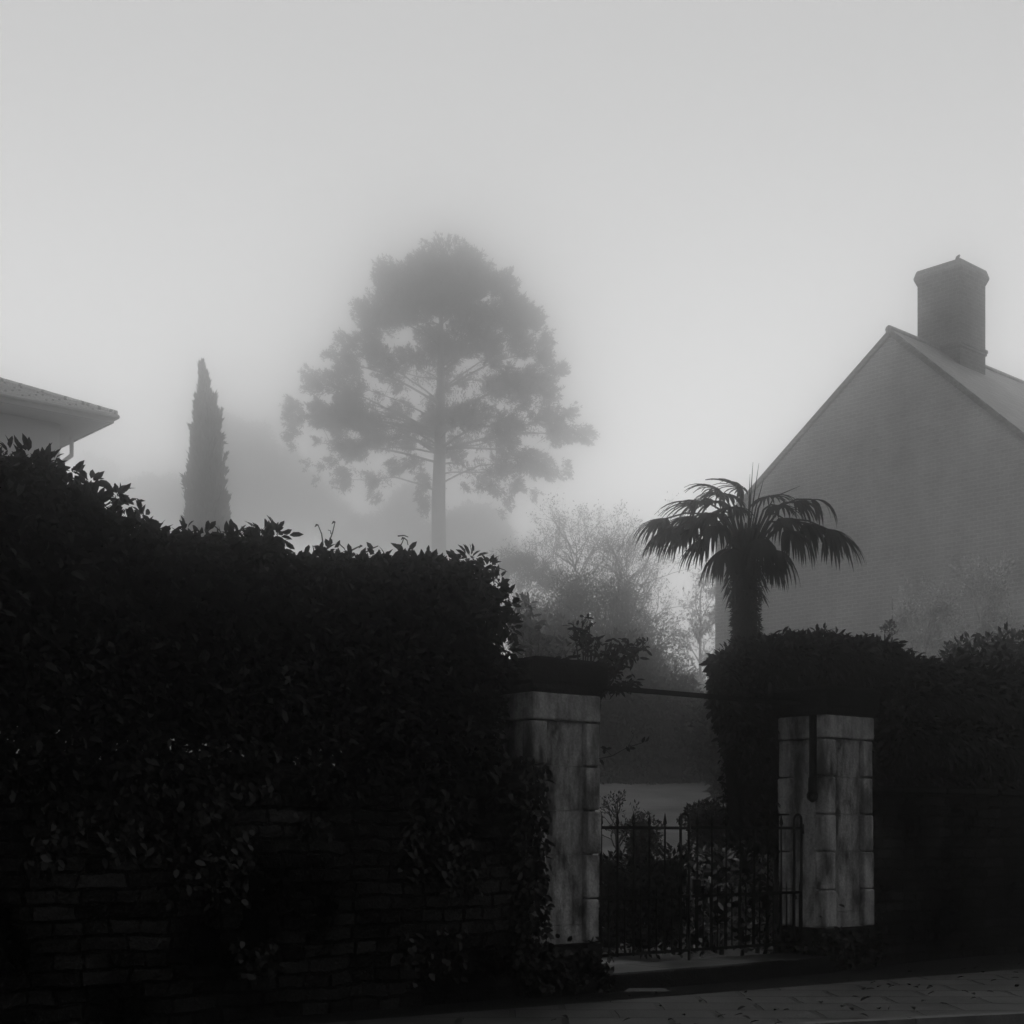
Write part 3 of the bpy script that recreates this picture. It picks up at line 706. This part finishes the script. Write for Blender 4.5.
# ------------------------------------------------------------------ palm
def palm():
    Y = 19.5; base = at(746, HZ, Y); g = ground_z(base.x, base.y); o_ = Vector((base.x, base.y, g))
    root = thing('palm_tree', o_, 0, 'fan palm with a shaggy fibrous trunk and drooping fronds before the brick gable', 'palm tree')
    k = Y / F; top = at(747, 552, Y) - o_; H = top.z
    jr = random.Random(11)
    m = MB(); rr = [.14, .145, .15, .155, .16, .16, .16, .15, .11]; zz = [0, .15, .3, .45, .6, .75, .88, 1.0, 1.04]
    m.tube([(0.02*math.sin(z*5), 0, H*z) for z in zz], rr, 14); m.build('trunk', M['fibre'], root, smooth=True)
    # shag: old leaf bases and fibres standing off the trunk
    n_ = 6000; z = H * RNG.random(n_); a = RNG.random(n_) * 2*math.pi; r0 = np.interp(z/H, zz, rr) * .97
    P = np.stack([np.cos(a)*r0, np.sin(a)*r0, z], 1); D = np.stack([np.cos(a)*.75, np.sin(a)*.75, -.8 + .9*(RNG.random(n_) > .6)], 1) + rdir(n_)*.45
    leaves('fibre_shag', P, D, rdir(n_), .085*(.4+RNG.random(n_)*.9), .02, M['fibre'], root)
    # fronds: petiole + fan of narrow drooping blades.  tip target in pixels, depth offset in metres
    fr = [ # (hub px, hub py, dy, blade length, droop, opening, blades)
        (676, 518, .2, .56, .7, 1.3, 30), (704, 502, -.1, .5, .45, 1.35, 26), (722, 490, .1, .42, .35, 1.4, 24), (822, 536, .2, .6, .8, 1.2, 30), (716, 512, -.6, .5, .6, 1.3, 28),
        (690, 522, .1, .62, .75, 1.25, 30), (700, 513, .5, .60, .6, 1.25, 28), (680, 528, -.4, .52, .8, 1.2, 26),
        (712, 540, .2, .52, .85, 1.2, 26), (718, 500, -.3, .50, .55, 1.3, 26), (728, 496, .5, .45, .4, 1.4, 26),
        (742, 492, .0, .40, .3, 1.5, 24), (765, 495, .4, .42, .4, 1.4, 22), (790, 500, -.2, .46, .8, 1.1, 24),
        (806, 499, .3, .50, 1.1, .65, 16), (800, 522, .1, .66, .85, 1.2, 32), (820, 528, -.3, .56, .85, 1.1, 28), (785, 530, -.6, .6, .9, 1.25, 28),
        (772, 548, .2, .55, .95, 1.2, 26), (728, 552, -.2, .58, .95, 1.15, 26), (735, 545, -.8, .55, .9, 1.2, 26), (760, 540, -.9, .55, .9, 1.2, 26),
        (720, 525, -.8, .55, .8, 1.3, 28), (780, 515, .8, .5, .7, 1.2, 26), (712, 515, .9, .5, .7, 1.2, 26),
        (745, 530, .9, .5, .8, 1.2, 24), (765, 560, -.2, .45, 1.1, .9, 18), (700, 532, -.2, .62, .9, 1.1, 26), (775, 505, -.7, .42, .5, 1.2, 22), (735, 508, -.7, .45, .55, 1.3, 24)]
    for (hx, hy, dy, bl, dr, op, nb) in fr:
        hx = 747 + (hx - 747) * (1.13 if hx < 747 else 1.09); dr *= 1.25 * jr.uniform(.85, 1.2)
        if dy < -.45: dr *= 1.35; op *= .82
        hy += jr.uniform(-4, 4)
        f = MB(); hub = at(hx, hy, Y + dy) - o_; c = top + Vector((0, 0, -.05)) + (Vector((hub.x, hub.y, 0)) - Vector((top.x, top.y, 0))).normalized()*.08
        dxy = Vector((hub.x - top.x, hub.y - top.y, 0)); 
        mid = (c + hub)/2 + Vector((0, 0, .18 + .12*dxy.length))
        pts = [c, (c*.5 + mid*.5) + Vector((0, 0, .05)), mid, (mid + hub)/2 + Vector((0, 0, .04)), hub]
        f.tube(pts, [.022, .018, .014, .012, .012], 5, tone=.3)
        fwd = (dxy.normalized() * .9 + Vector((0, 0, (hub - mid).normalized().z * .5))).normalized()
        side = fwd.cross(Vector((0, 0, 1))).normalized(); nrm = side.cross(fwd).normalized()
        for i in range(nb):
            t = (i + .5) / nb * 2 - 1; a = t * op * 1.25 + jr.gauss(0, .03)
            d = (fwd * math.cos(a) + side * math.sin(a) + nrm * .10 * (1 - abs(t))).normalized()
            if jr.random() < .12: continue
            L_ = 1.16 * bl * (1 if jr.random() > .15 else jr.uniform(.5, .8)) * (1 - .28 * abs(t) ** 2) * jr.uniform(.85, 1.08); W = .030; p = hub.copy(); vs = []; seg = 6; kink = jr.uniform(.8, 1.2)
            for s_ in range(seg + 1):
                u = s_ / seg; wdt = W * (.55 + 1.2*u if u < .35 else (1 - u) ** .7 * 1.15 + .05)
                sd_ = d.cross(Vector((0, 0, 1))); sd_ = sd_.normalized() if sd_.length > .05 else side
                vs += [p - sd_*wdt, p + Vector((0, 0, -.006)), p + sd_*wdt]
                d = (d + Vector((0, 0, -1)) * dr * kink * (.12 + .55*u)).normalized(); p = p + d * (L_ / seg)
            fs = []
            for s_ in range(seg):
                a0 = s_*3; fs += [(a0, a0+1, a0+4, a0+3), (a0+1, a0+2, a0+5, a0+4)]
            f.add(vs, fs, jr.random())
        f.build('frond', M['palm'], root)
    # young spear leaves
    f = MB()
    for (x1, y1) in ((753, 462), (759, 463), (750, 474), (764, 478), (800, 486)):
        f.tube([top, at(748 + (x1-748)*.5, (y1+552)/2 - (8 if x1 < 790 else 22), Y) - o_, at(x1, y1, Y) - o_], [.016, .012, .002], 4, tone=.4)
    f.build('spear_leaf', M['palm'], root)
    # skirt of old hanging leaf ends under the crown
    n_ = 160; a = RNG.random(n_)*2*math.pi; z = H - .05 - RNG.random(n_)*.5
    P = np.stack([np.cos(a)*.2, np.sin(a)*.2, z], 1); D = np.stack([np.cos(a)*.5, np.sin(a)*.5, -np.ones(n_)], 1) + rdir(n_)*.2
    leaves('dead_frond_skirt', P, D, rdir(n_), .26*(.5+.6*RNG.random(n_)), .03, M['fibre'], root)
palm()

# ------------------------------------------------------------------ brick house
def brick_house():
    B = math.radians(47); S = 1.15; Y = 33.0 * S; A = at(891, 332, Y); g = ground_z(A.x, A.y) - .8
    root = thing('brick_house', (A.x, A.y, 0), -B, 'tall brick house with plain gable end, slate roof and big ridge chimney', 'house')
    # local x runs along the gable towards the camera side, local y along the ridge
    za = A.z; kl, kr = .743, .923; wl_, wr = 4.95*S, 7.2*S; LEN = 13*S
    zl, zr_ = za - kl*wl_, za - kr*wr
    m = MB(); e = .0
    m.add([(-wl_, 0, g), (wr, 0, g), (wr, 0, zr_), (0, 0, za - .08), (-wl_, 0, zl), (-wl_, LEN, g), (wr, LEN, g), (wr, LEN, zr_), (0, LEN, za - .08), (-wl_, LEN, zl)],
          [(0,1,2,3,4), (6,5,9,8,7), (0,4,9,5), (1,6,7,2)])
    m.build('wall', M['brick'], root)
    # window openings on the far sides (seen from a step aside)
    for yy in (3, 7, 10.5):
        for zz in (g + 1.2, g + 4.2):
            w_ = MB(); w_.box(-wl_-.03, -wl_+.05, yy-.5, yy+.5, zz, zz+1.5); wo = w_.build('window', M['verge_trim'], root)
            p_ = MB(); p_.box(-wl_-.036, -wl_-.031, yy-.42, yy+.42, zz+.08, zz+1.42); p_.build('pane', M['iron'], wo)
    roof = link('roof', None, root)
    def slab(k, wd, sgn, name):
        # roof plane built flat then tilted so the slates run along it
        L_ = math.hypot(wd + .15, k * (wd + .15)); mm = MB(); mm.box(-.06, LEN + .06, 0, L_, -.05, .05)
        o = mm.build(name, M['slate'], root)
        th = math.atan(k)
        X = Vector((0, 1, 0)); Yv = Vector((sgn*math.cos(th), 0, -math.sin(th))); Zv = X.cross(Yv) * (1 if X.cross(Yv).z > 0 else -1)
        if X.cross(Yv).z < 0:
            X = -X; o.matrix_local = Matrix.Translation((0, LEN, za + .02)) @ Matrix((X, Yv, X.cross(Yv))).transposed().to_4x4()
        else:
            o.matrix_local = Matrix.Translation((0, 0, za + .02)) @ Matrix((X, Yv, X.cross(Yv))).transposed().to_4x4()
        return o
    bpy.data.objects.remove(roof)
    slab(kr, wr, 1, 'roof_slope'); slab(kl, wl_, -1, 'roof_slope')
    t = MB()
    for k, wd, sg in ((kr, wr, 1), (kl, wl_, -1)):
        t.add([(0, -.09, za+.04), (sg*wd, -.09, za+.04-k*wd), (sg*wd, -.09, za-.10-k*wd), (0, -.09, za-.10),
               (0, -.002, za+.04), (sg*wd, -.002, za+.04-k*wd), (sg*wd, -.002, za-.10-k*wd), (0, -.002, za-.10)],
              [(0,1,2,3),(4,7,6,5),(0,4,5,1),(3,2,6,7),(1,5,6,2),(0,3,7,4)])
    t.build('verge', M['chimney'], root)
    rd = MB(); y = -.12
    while y < LEN:
        rd.tube([(0, y+.006, za+.05), (0, min(y+.45, LEN+.1)-.006, za+.05)], .10, 8); y += .45
    rd.build('ridge_tile', M['slate'], root)
    # chimney on the ridge
    cy = 2.5*S; h = .55*S
    c = MB(); zt = 1.4 + (836-254)/1500*33.7*S; zb = 1.4 + (836-337)/1500*33.7*S
    c.box(-h, h, cy-h, cy+h, za-1.6, zt-.40)
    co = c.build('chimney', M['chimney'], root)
    bd = MB()
    for o_, z0, z1 in ((.05, zb-.07, zb+.01), (.03, zb-.14, zb-.072)): bd.box(-h-o_, h+o_, cy-h-o_, cy+h+o_, z0, z1)
    bd.build('brick_band', M['chimney'], co)
    cp = MB(); vs = []
    prof = [(zt-.42, .0), (zt-.36, .03), (zt-.24, .075), (zt-.2, .075), (zt-.02, .02), (zt, .0)]
    for z, o_ in prof:
        for u, v in ((-1,-1),(1,-1),(1,1),(-1,1)): vs.append((u*(h+o_), cy+v*(h+o_), z))
    cp.add(vs, [(i*4+k, i*4+(k+1)%4, (i+1)*4+(k+1)%4, (i+1)*4+k) for i in range(5) for k in range(4)] + [(20,21,22,23)])
    cp.build('chimney_cap', M['chimney'], co)
    sb = MB(); sb.tube([(h-.12, cy-h+.06, zt-.01), (h-.11, cy-h+.06, zt+.06), (h-.05, cy-h+.06, zt+.11)], [.06, .05, .02], 6); sb.build('mortar_stub', M['chimney'], co)
brick_house()

# ------------------------------------------------------------------ pale house at the left edge
def pale_house():
    Y = 38.0; C = at(114, 422, Y); th = math.radians(90 - 50)       # front eave recedes to the right
    root = thing('pale_house', (C.x, C.y, 0), th, 'pale house with hipped slate roof and deep eaves at the left edge above the hedge', 'house')
    ze = C.z; g = ground_z(C.x, C.y) - 1; Wd, Dp, ov = 12.0, 10.0, 1.0
    # local: corner of the eaves at origin, front eave along -x, side eave along +y
    w_ = MB(); w_.box(-Wd+ov, -ov, ov, Dp-ov, g, ze-.02); w_.build('wall', M['render'], root)
    s = MB(); s.box(-Wd+.05, -.05, .05, Dp-.05, ze-.015, ze+.03); s.build('soffit', M['soffit'], root)
    f = MB()
    for (x0, x1, y0, y1) in ((-Wd, 0, 0, .045), (-Wd, 0, Dp-.045, Dp), (-.045, 0, .047, Dp-.047), (-Wd, -Wd+.045, .047, Dp-.047)): f.box(x0, x1, y0, y1, ze-.03, ze+.17)
    f.build('fascia', M['fascia'], root)
    gt = MB(); gt.tube([(-Wd, -.07, ze+.13), (.07, -.07, ze+.13)], .06, 8); gt.tube([(.07, -.07, ze+.13), (.07, Dp, ze+.13)], .06, 8); gt.build('gutter', M['fascia'], root)
    rise = 2.15; y1 = Dp/2
    rf = MB(); a = (-Wd-.05, -.05, ze+.175); b = (.05, -.05, ze+.175); c = (.05, Dp+.05, ze+.175); d = (-Wd-.05, Dp+.05, ze+.175); p = (-Dp/2, y1, ze+.175+rise); q = (-Wd+Dp/2, y1, ze+.175+rise)
    rf.add([a, b, c, d, p, q], [(0,1,4,5), (1,2,4), (2,3,5,4), (3,0,5), (3,2,1,0)])
    # real slate courses: thin steps down the front slope
    for (e0, e1, t0, t1) in ((a, b, q, p), (b, c, p, p)):
        e0, e1, t0, t1 = map(Vector, (e0, e1, t0, t1)); nC = 16
        nn = (e1-e0).cross(t0-e0).normalized()
        if nn.z < 0: nn = -nn
        for i in range(nC):
            u0, u1 = i/nC, (i+1)/nC; A0 = e0.lerp(t0, u0); A1 = e1.lerp(t1, u0); B0 = e0.lerp(t0, u1); B1 = e1.lerp(t1, u1)
            rf.add([A0+nn*.05, A1+nn*.05, B1+nn*.012, B0+nn*.012, A0, A1], [(0,1,2,3), (4,5,1,0)])
    rf.build('roof', M['slate2'], root)
    hp = MB()
    hp.tube([Vector(b)+Vector((0,0,.04)), Vector(p)+Vector((0,0,.06))], .07, 8); hp.tube([Vector(q)+Vector((0,0,.06)), Vector(p)+Vector((0,0,.06))], .08, 8); hp.build('hip_tile', M['slate2'], root)
    dp = MB(); dp.tube([(-.25, 2.0, ze-.03), (-.25, 2.0, ze-.5), (-ov+.05, 2.0, ze-1.1), (-ov+.05, 2.0, g)], .06, 8); dp.build('downpipe', M['render'], root)
    ch = MB(); ch.box(-7.2, -6.3, 3.2, 4.3, ze+1, ze+3.1); ch.build('chimney', M['chimney'], root)
pale_house()

# ------------------------------------------------------------------ big conifer
def conifer():
    Y = 132.0; k = Y / F; b = at(439, HZ, Y); g = ground_z(b.x, b.y) - 1; o_ = Vector((b.x, b.y, g)); on = np.array(o_)
    root = thing('conifer_tree', o_, 0, 'huge broad crowned conifer standing alone in the fog, tallest tree in view', 'tree')
    Z2 = lambda zx, zy: (270 + zx*.332, 220 + zy*.332)
    zc = [ (530,170,115,100),(470,115,50,45),(600,125,48,50),(540,250,110,70),(540,95,40,32),(625,200,35,60),(440,200,40,60),
      (365,190,50,68),(340,150,25,30),(330,290,72,80),(285,345,42,55),(275,260,28,40),(700,210,50,52),(720,180,22,25),(745,230,28,30),(790,280,32,42),(725,300,62,60),(800,310,22,35),
      (225,430,55,42),(180,405,25,18),(130,490,28,40),(115,460,14,22),(185,510,48,32),(350,410,62,48),(400,330,70,60),(500,335,85,62),(600,320,80,72),(640,390,66,42),(235,400,40,25),
      (820,380,34,48),(835,350,18,20),(800,460,70,52),(860,465,24,26),(700,500,68,50),(840,540,36,36),(760,550,78,36),(680,440,45,35),(750,410,45,40),
      (510,565,62,42),(450,572,52,30),(375,520,48,32),(340,470,42,35),(420,440,45,28),(525,470,16,60),(610,530,40,20),(560,590,40,22),
      (75,585,38,50),(60,560,22,28),(68,650,26,22),(70,685,12,12),(245,545,42,38),(195,595,42,30),(150,570,25,24),(270,640,62,36),(235,660,34,22),(340,690,58,38),(300,665,50,34),(405,640,34,26),(200,630,22,18),(320,600,34,20),(380,730,38,28),
      (215,770,32,38),(240,800,14,26),(190,745,20,16),(318,790,22,28),(320,840,20,16),(300,820,10,10),(450,740,22,50),(462,830,18,40),(470,875,14,22),(430,700,30,24),(140,782,11,12),(112,732,14,9),(158,700,9,24),(160,740,10,16),(255,740,30,22),(290,760,14,16),
      (600,665,70,40),(555,690,34,36),(720,680,62,38),(800,665,66,40),(870,665,46,38),(925,655,40,32),(960,645,22,26),(895,615,22,20),(905,600,10,18),(850,640,40,24),
      (690,755,50,30),(640,730,40,26),(740,820,30,26),(680,842,27,26),(712,860,16,22),(695,882,9,10),(795,770,34,28),(797,815,12,20),(868,770,8,20),(895,740,10,30),(905,765,11,11),(628,820,12,14),(588,795,10,20),(845,735,26,24),(760,740,34,26),(830,780,16,16),(740,780,22,24),
      (500,620,34,30),(480,480,20,20),(570,440,22,20),(655,560,24,16),(660,600,30,14) ]
    zc += [(430,140,42,38),(635,150,42,46),(560,200,60,50),(400,230,50,45),(660,240,50,45),(470,290,50,40),(580,390,45,26),(430,375,40,28),(330,430,34,28)]
    fr_ = random.Random(77); gaps = [(490,420),(560,465),(640,462),(440,520),(572,540),(375,395),(300,450),(722,450),(480,720),(330,565),(560,760),(640,635),(130,700),(390,790)]
    out_w = [(100,90),(180,190),(280,245),(380,300),(480,350),(560,370),(640,400),(700,330)]
    while len(zc) < 185:
        zy = fr_.uniform(120, 690); w_ = np.interp(zy, [a for a, _ in out_w], [b_ for _, b_ in out_w]); zx = 525 + fr_.uniform(-1, 1) * w_
        if min(math.hypot(zx-a, zy-b_) for a, b_ in gaps) < 52: continue
        q_ = fr_.uniform(16, 36); zc.append((zx, zy, q_*1.2, q_))
    jr = random.Random(21); ps = []; limbs = MB(); twigs = MB()
    widths = [(60,150),(170,210),(300,290),(450,350),(560,400),(660,440),(800,320),(900,150)]
    cx = 525
    for (zx, zy, rx, ry) in zc:
        px, py = Z2(zx, zy); py += max(0, (350 - zy) / 300) * 11; R = np.interp(zy, [a for a, _ in widths], [b_ for _, b_ in widths])
        q = max(0., 1 - ((zx-cx)/R)**2) ** .5 * R; dyz = jr.uniform(-.75, .75) * q * .332 * k
        c = np.array(at(px, py, Y)) - on; c[1] += dyz
        r = np.array((rx*.332*k, (rx+ry)/2*.332*k, ry*.332*k)); area = math.pi*r[0]*r[2]
        # clump = many short upswept sprays; a ragged edge, a few gaps
        # clump = many short feathery sprays; ragged edge, gaps between
        ns_ = max(3, int(area * 12)); dd = rdir(ns_); u_ = RNG.random(ns_)[:, None] ** .42
        bs = c + dd * u_ * r * .93
        out_ = np.stack([bs[:, 0], bs[:, 1], np.zeros(ns_)], 1); out_ = unit(out_)
        vz = np.interp(zy, [100, 350, 620, 860], [1.1, .55, .05, -.7])
        ax = unit(out_ * .8 + dd * .45 + rdir(ns_) * .4 + np.array([0, 0, vz])); Ls = RNG.uniform(.45, 1.15, ns_)[:, None]
        m_ = 30
        t_ = RNG.random((ns_, m_))[:, :, None]
        pp = (bs - ax * Ls * .5)[:, None, :] + ax[:, None, :] * Ls[:, None, :] * t_ + RNG.normal(size=(ns_, m_, 3)) * .13 * (1.15 - t_)
        dd2 = np.repeat(ax, m_, 0) * .9
        ps.append((pp.reshape(-1, 3), dd2))
        # limb from the trunk to the clump
        if jr.random() < (.85 if rx > 40 else .3) and zy > 150:
            zt = min(c[2] - abs(c[0])*.45, c[2]-.5) if zy < 600 else c[2] - abs(c[0])*.12 + .3
            zt = max(zt, at(439, 492, Y).z - g); st0 = Vector((0, 0, zt)); en = Vector(c)
            mid = st0.lerp(en, .5) + Vector((jr.uniform(-.6,.6), jr.uniform(-.6,.6), .06*(en-st0).length + jr.uniform(-.5,.5)))
            r0 = .04 + .007*(en-st0).length; limbs.tube([st0, st0.lerp(mid, .5)+Vector((0,0,.1)), mid, mid.lerp(en, .5)+Vector((0,0,jr.uniform(-.2,.2))), en], [r0, r0*.85, r0*.65, r0*.45, r0*.2], 5)
            m_ = 34
            for t in range(5):
                q0 = np.array(mid.lerp(en, jr.uniform(-.5, .9))); ax_ = rdir(1)[0] * .8 + np.array([0, 0, -.1 if zy > 600 else .5]); t_ = RNG.random((m_, 1))
                ps.append((q0 + ax_ * t_ * RNG.uniform(.6, 1.5) + RNG.normal(size=(m_, 3)) * .16, np.repeat(ax_[None], m_, 0)))
            for t in range(5):
                q0 = mid.lerp(en, jr.random()); q1 = q0 + Vector((jr.gauss(0, .8), jr.gauss(0, .8), jr.gauss(.2, .8)))
                limbs.tube([q0, (q0+q1)/2 + Vector((0,0,.1)), q1], [r0*.35, r0*.25, .01], 4)
    tr_ = MB(); zT = at(439, 300, Y).z - g
    pz = [0, at(0,556,Y).z-g, at(0,500,Y).z-g, at(0,440,Y).z-g, at(0,380,Y).z-g, zT]
    tr_.tube([(0, 0, pz[0]), (0, 0, pz[1]), (-.05, 0, pz[2]), (.1, 0, pz[3]), (.15, 0, pz[4]), (.2, 0, pz[5])], [.9, .66, .62, .5, .36, .12], 12)
    tr_.build('trunk', M['bark'], root, smooth=True); limbs.build('limbs', M['bark'], root)
    P, D = merge_pts(ps); n_ = len(P); print('conifer leaves', n_)
    leaves('crown', P, D + rdir(n_)*.75, rdir(n_),   .32*(.5+.8*RNG.random(n_)), .088, M['needle'], root)
conifer()

def cypress():
    Y = 68.0; k = Y / F; b = at(206, HZ, Y); g = ground_z(b.x, b.y); root = thing('cypress_tree', (b.x, b.y, g), 0, 'slim dark pointed cypress rising above the laurel hedge', 'tree'); on = np.array((b.x, b.y, g))
    ys = [364, 380, 392, 400, 415, 432, 459, 487, 514, 560, 640]; rs = [.5, 1.8, 3.2, 6, 8.5, 11, 14.5, 17.5, 19.5, 21.5, 21]; cx_ = [201, 203, 204, 206, 206, 206, 206, 206.5, 207, 207, 207]
    n_ = 26000; py = 364 + (640-364) * RNG.random(n_) ** .75; r = np.interp(py, ys, rs) * (1 + .16*np.sin(py*.35) * np.sin(py*.11)); a = RNG.random(n_)*2*math.pi
    r = r * (1 + .14*np.sin(a*5 + py*.2)) * (.55 + .45*RNG.random(n_)**.6)
    z = EYE + (HZ - py)*k - g; x = (np.interp(py, ys, cx_) - 206)*k + np.cos(a)*r*k; y = np.sin(a)*r*k
    P = np.stack([x, y, z], 1); D = np.stack([np.cos(a)*.35, np.sin(a)*.35, np.ones(n_)], 1) + rdir(n_)*.3
    xp, xd = [P], [D]
    for q in range(170):     # upright sprays standing off the column
        yy = 385 + 237 * RNG.random() ** .8; rr_ = np.interp(yy, ys, rs)*k*.95; aa = RNG.random()*2*math.pi; m_ = 70; L_ = RNG.uniform(.4, .95) * (1 if yy > 420 else .6); t = RNG.random(m_)
        c_ = np.array([(np.interp(yy, ys, cx_)-206)*k + math.cos(aa)*rr_*.86, math.sin(aa)*rr_*.86, EYE+(HZ-yy)*k-g])
        ax = np.array([math.cos(aa)*.28, math.sin(aa)*.28, 1.]); xp.append(c_ + ax*(t*L_)[:, None] + rdir(m_)*(.13*(1-t*.8))[:, None]); xd.append(ax + rdir(m_)*.4)
    for (x0_, y0_, x1_, y1_) in ((203, 392, 202, 366), (206, 398, 206, 374), (213, 412, 214, 396), (196, 440, 192, 426), (219, 447, 221, 436), (187, 490, 185, 478)):
        m_ = 110; t = RNG.random(m_); A_ = np.array([(x0_-206)*k, 0, EYE+(HZ-y0_)*k-g]); B_ = np.array([(x1_-206)*k, 0, EYE+(HZ-y1_)*k-g])
        xp.append(A_ + (B_-A_)*t[:, None] + rdir(m_)*(.11*(1.1-t))[:, None]); xd.append((B_-A_) + rdir(m_)*.5)
    P = np.concatenate(xp); D = np.concatenate(xd); n_ = len(P)
    leaves('crown', P, D, rdir(n_), .34*(.5+.7*RNG.random(n_)), .07, M['needle'], root)
    c = MB(); c.tube([((cx_[i]-206)*k, 0, EYE+(HZ-ys[i])*k-g) for i in range(2, 11)][::-1], [rs[i]*k*.72 for i in range(2, 11)][::-1], 10); c.build('crown_interior', M['needle'], root)
    t = MB(); t.tube([(0,0,-.1), (0,0,EYE+(HZ-600)*k-g)], .22, 8); t.build('trunk', M['bark'], root)
cypress()

# ------------------------------------------------------------------ mid-distance garden trees and shrubs
bush('rounded_shrub', 'broad rounded dark shrub filling the view through the gateway', 'shrub',
     [(715, 735, 34, 46, 33), (730, 775, 26, 34, 32.5), (640, 715, 70, 62, 44), (600, 700, 60, 60, 45), (690, 735, 42, 44, 43), (560, 710, 55, 62, 46), (650, 765, 66, 28, 43), (715, 758, 32, 34, 43), (590, 775, 50, 26, 44), (650, 788, 66, 22, 42), (600, 786, 50, 20, 42), (620, 672, 44, 42, 45), (560, 655, 40, 40, 46)], .2, M['far_leaf'], 1.5, shell=.6)
bush('hazy_shrub', 'wide pale grey shrub half lost in fog under the loose garden trees', 'shrub',
     [(600, 640, 52, 46, 66), (555, 640, 44, 44, 67), (640, 655, 44, 44, 65), (670, 690, 36, 36, 65), (620, 600, 30, 26, 67), (575, 595, 28, 26, 68), (530, 630, 30, 34, 68), (696, 705, 26, 34, 65)], .16, M['far_leaf'], 1.1, core=False, shell=.2)
twiggy('garden_tree', 'loose twiggy tree with a pointed top behind the rounded shrub', 'tree', 575, 520, 62, 88, M['far_leaf'], M['far_leaf'], 5000, .13, 26, 5, 'loose garden trees in the mist', .14, seed=5, low=.28)
twiggy('garden_tree', 'spreading twiggy tree between the pointed topped tree and the palm', 'tree', 628, 535, 64, 80, M['far_leaf'], M['far_leaf'], 5000, .13, 26, 5, 'loose garden trees in the mist', .14, seed=9, low=.25)
twiggy('garden_tree', 'low hazy tree just clear of the laurel hedge end', 'tree', 520, 560, 45, 92, M['far_leaf'], M['far_leaf'], 6000, .18, 16, 5, 'loose garden trees in the mist', .1, seed=12, low=.28)
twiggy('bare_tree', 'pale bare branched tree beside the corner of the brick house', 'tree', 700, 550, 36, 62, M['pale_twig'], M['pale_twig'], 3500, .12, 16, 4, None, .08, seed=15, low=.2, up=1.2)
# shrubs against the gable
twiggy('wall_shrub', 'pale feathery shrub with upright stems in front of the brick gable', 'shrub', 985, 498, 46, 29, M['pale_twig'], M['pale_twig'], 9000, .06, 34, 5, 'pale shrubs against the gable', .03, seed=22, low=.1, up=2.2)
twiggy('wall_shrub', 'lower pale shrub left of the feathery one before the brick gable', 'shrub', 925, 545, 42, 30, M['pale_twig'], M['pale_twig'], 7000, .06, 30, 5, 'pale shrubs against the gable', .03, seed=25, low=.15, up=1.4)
twiggy('climbing_shrub', 'thin dark climber growing up the middle of the brick gable', 'shrub', 892, 540, 14, 31, M['far_leaf'], M['far_leaf'], 1400, .11, 12, 3, None, .03, seed=31, low=.2, up=3.5)

# ------------------------------------------------------------------ faint woods on the slope
def far_tree(label, px, py, wpx, Y, blobs, seed):
    jr = random.Random(seed); k = Y/F; b = at(px, HZ, Y); g = ground_z(b.x, b.y) - 2
    root = thing('woodland_tree', (b.x, b.y, g), 0, label, 'tree', 'faint trees on the misty slope'); on = np.array((b.x, b.y, g)); ps = []
    t = MB(); tz = at(px, py, Y).z - g; t.tube([(0,0,0), (.2,0,tz*.5), (0,0,tz)], [.5,.35,.2], 7)
    for (x, y, rx, ry) in blobs:
        c = np.array(at(x, y, Y + jr.uniform(-3, 3))) - on; r = np.array((rx*k, (rx+ry)/2*k, ry*k)); p, d = blob_points(c, r, int(260 + rx*ry*5.0), .3); ps.append((p, d))
        t.tube([(0,0,max(tz*.3, c[2]*.55)), (c[0]*.6, c[1]*.6, c[2]*.85), tuple(c)], [.22, .14, .05], 5)
    t.build('trunk', M['bark'], root); P, D = merge_pts(ps)
    leaves('crown', P, D + rdir(len(P)), rdir(len(P)), .8*(.5+.8*RNG.random(len(P))), .35, M['far_leaf'], root)
far_tree('tall faint tree directly right of the cypress', 240, 470, 60, 245, [(228, 432, 22, 16), (250, 445, 26, 22), (232, 470, 26, 28), (262, 480, 26, 30), (240, 510, 34, 26)], 41)
far_tree('faint tree between the cypress companion and the big conifer', 300, 500, 60, 260, [(285, 470, 20, 22), (305, 495, 26, 24), (330, 515, 24, 20), (290, 520, 30, 22)], 42)
far_tree('faint low tree left of the cypress', 160, 490, 50, 240, [(148, 490, 20, 14), (168, 495, 24, 18), (140, 515, 30, 20), (180, 515, 26, 22)], 43)
far_tree('faintest low tree beyond the corner of the pale house', 95, 475, 40, 265, [(88, 462, 10, 8), (100, 475, 18, 14), (112, 495, 24, 18)], 44)
far_tree('faint round tree behind the foot of the big conifer', 470, 530, 50, 225, [(462, 535, 28, 24), (490, 535, 22, 26), (476, 520, 20, 16), (500, 560, 30, 22)], 45)
far_tree('faint wide tree left of the big conifer trunk', 385, 535, 60, 235, [(370, 535, 26, 20), (400, 525, 24, 26), (415, 545, 24, 20), (345, 545, 26, 18), (405, 500, 12, 14)], 46)

# ------------------------------------------------------------------ render settings
scene.render.engine = 'CYCLES'
cy_ = scene.cycles
cy_.use_denoising = True
cy_.max_bounces = 14; cy_.diffuse_bounces = 2; cy_.glossy_bounces = 2; cy_.volume_bounces = 12; cy_.transparent_max_bounces = 8
cy_.sample_clamp_indirect = 0
scene.view_settings.view_transform = 'Standard'; scene.view_settings.look = 'None'
scene.view_settings.exposure = 0; scene.view_settings.gamma = 1
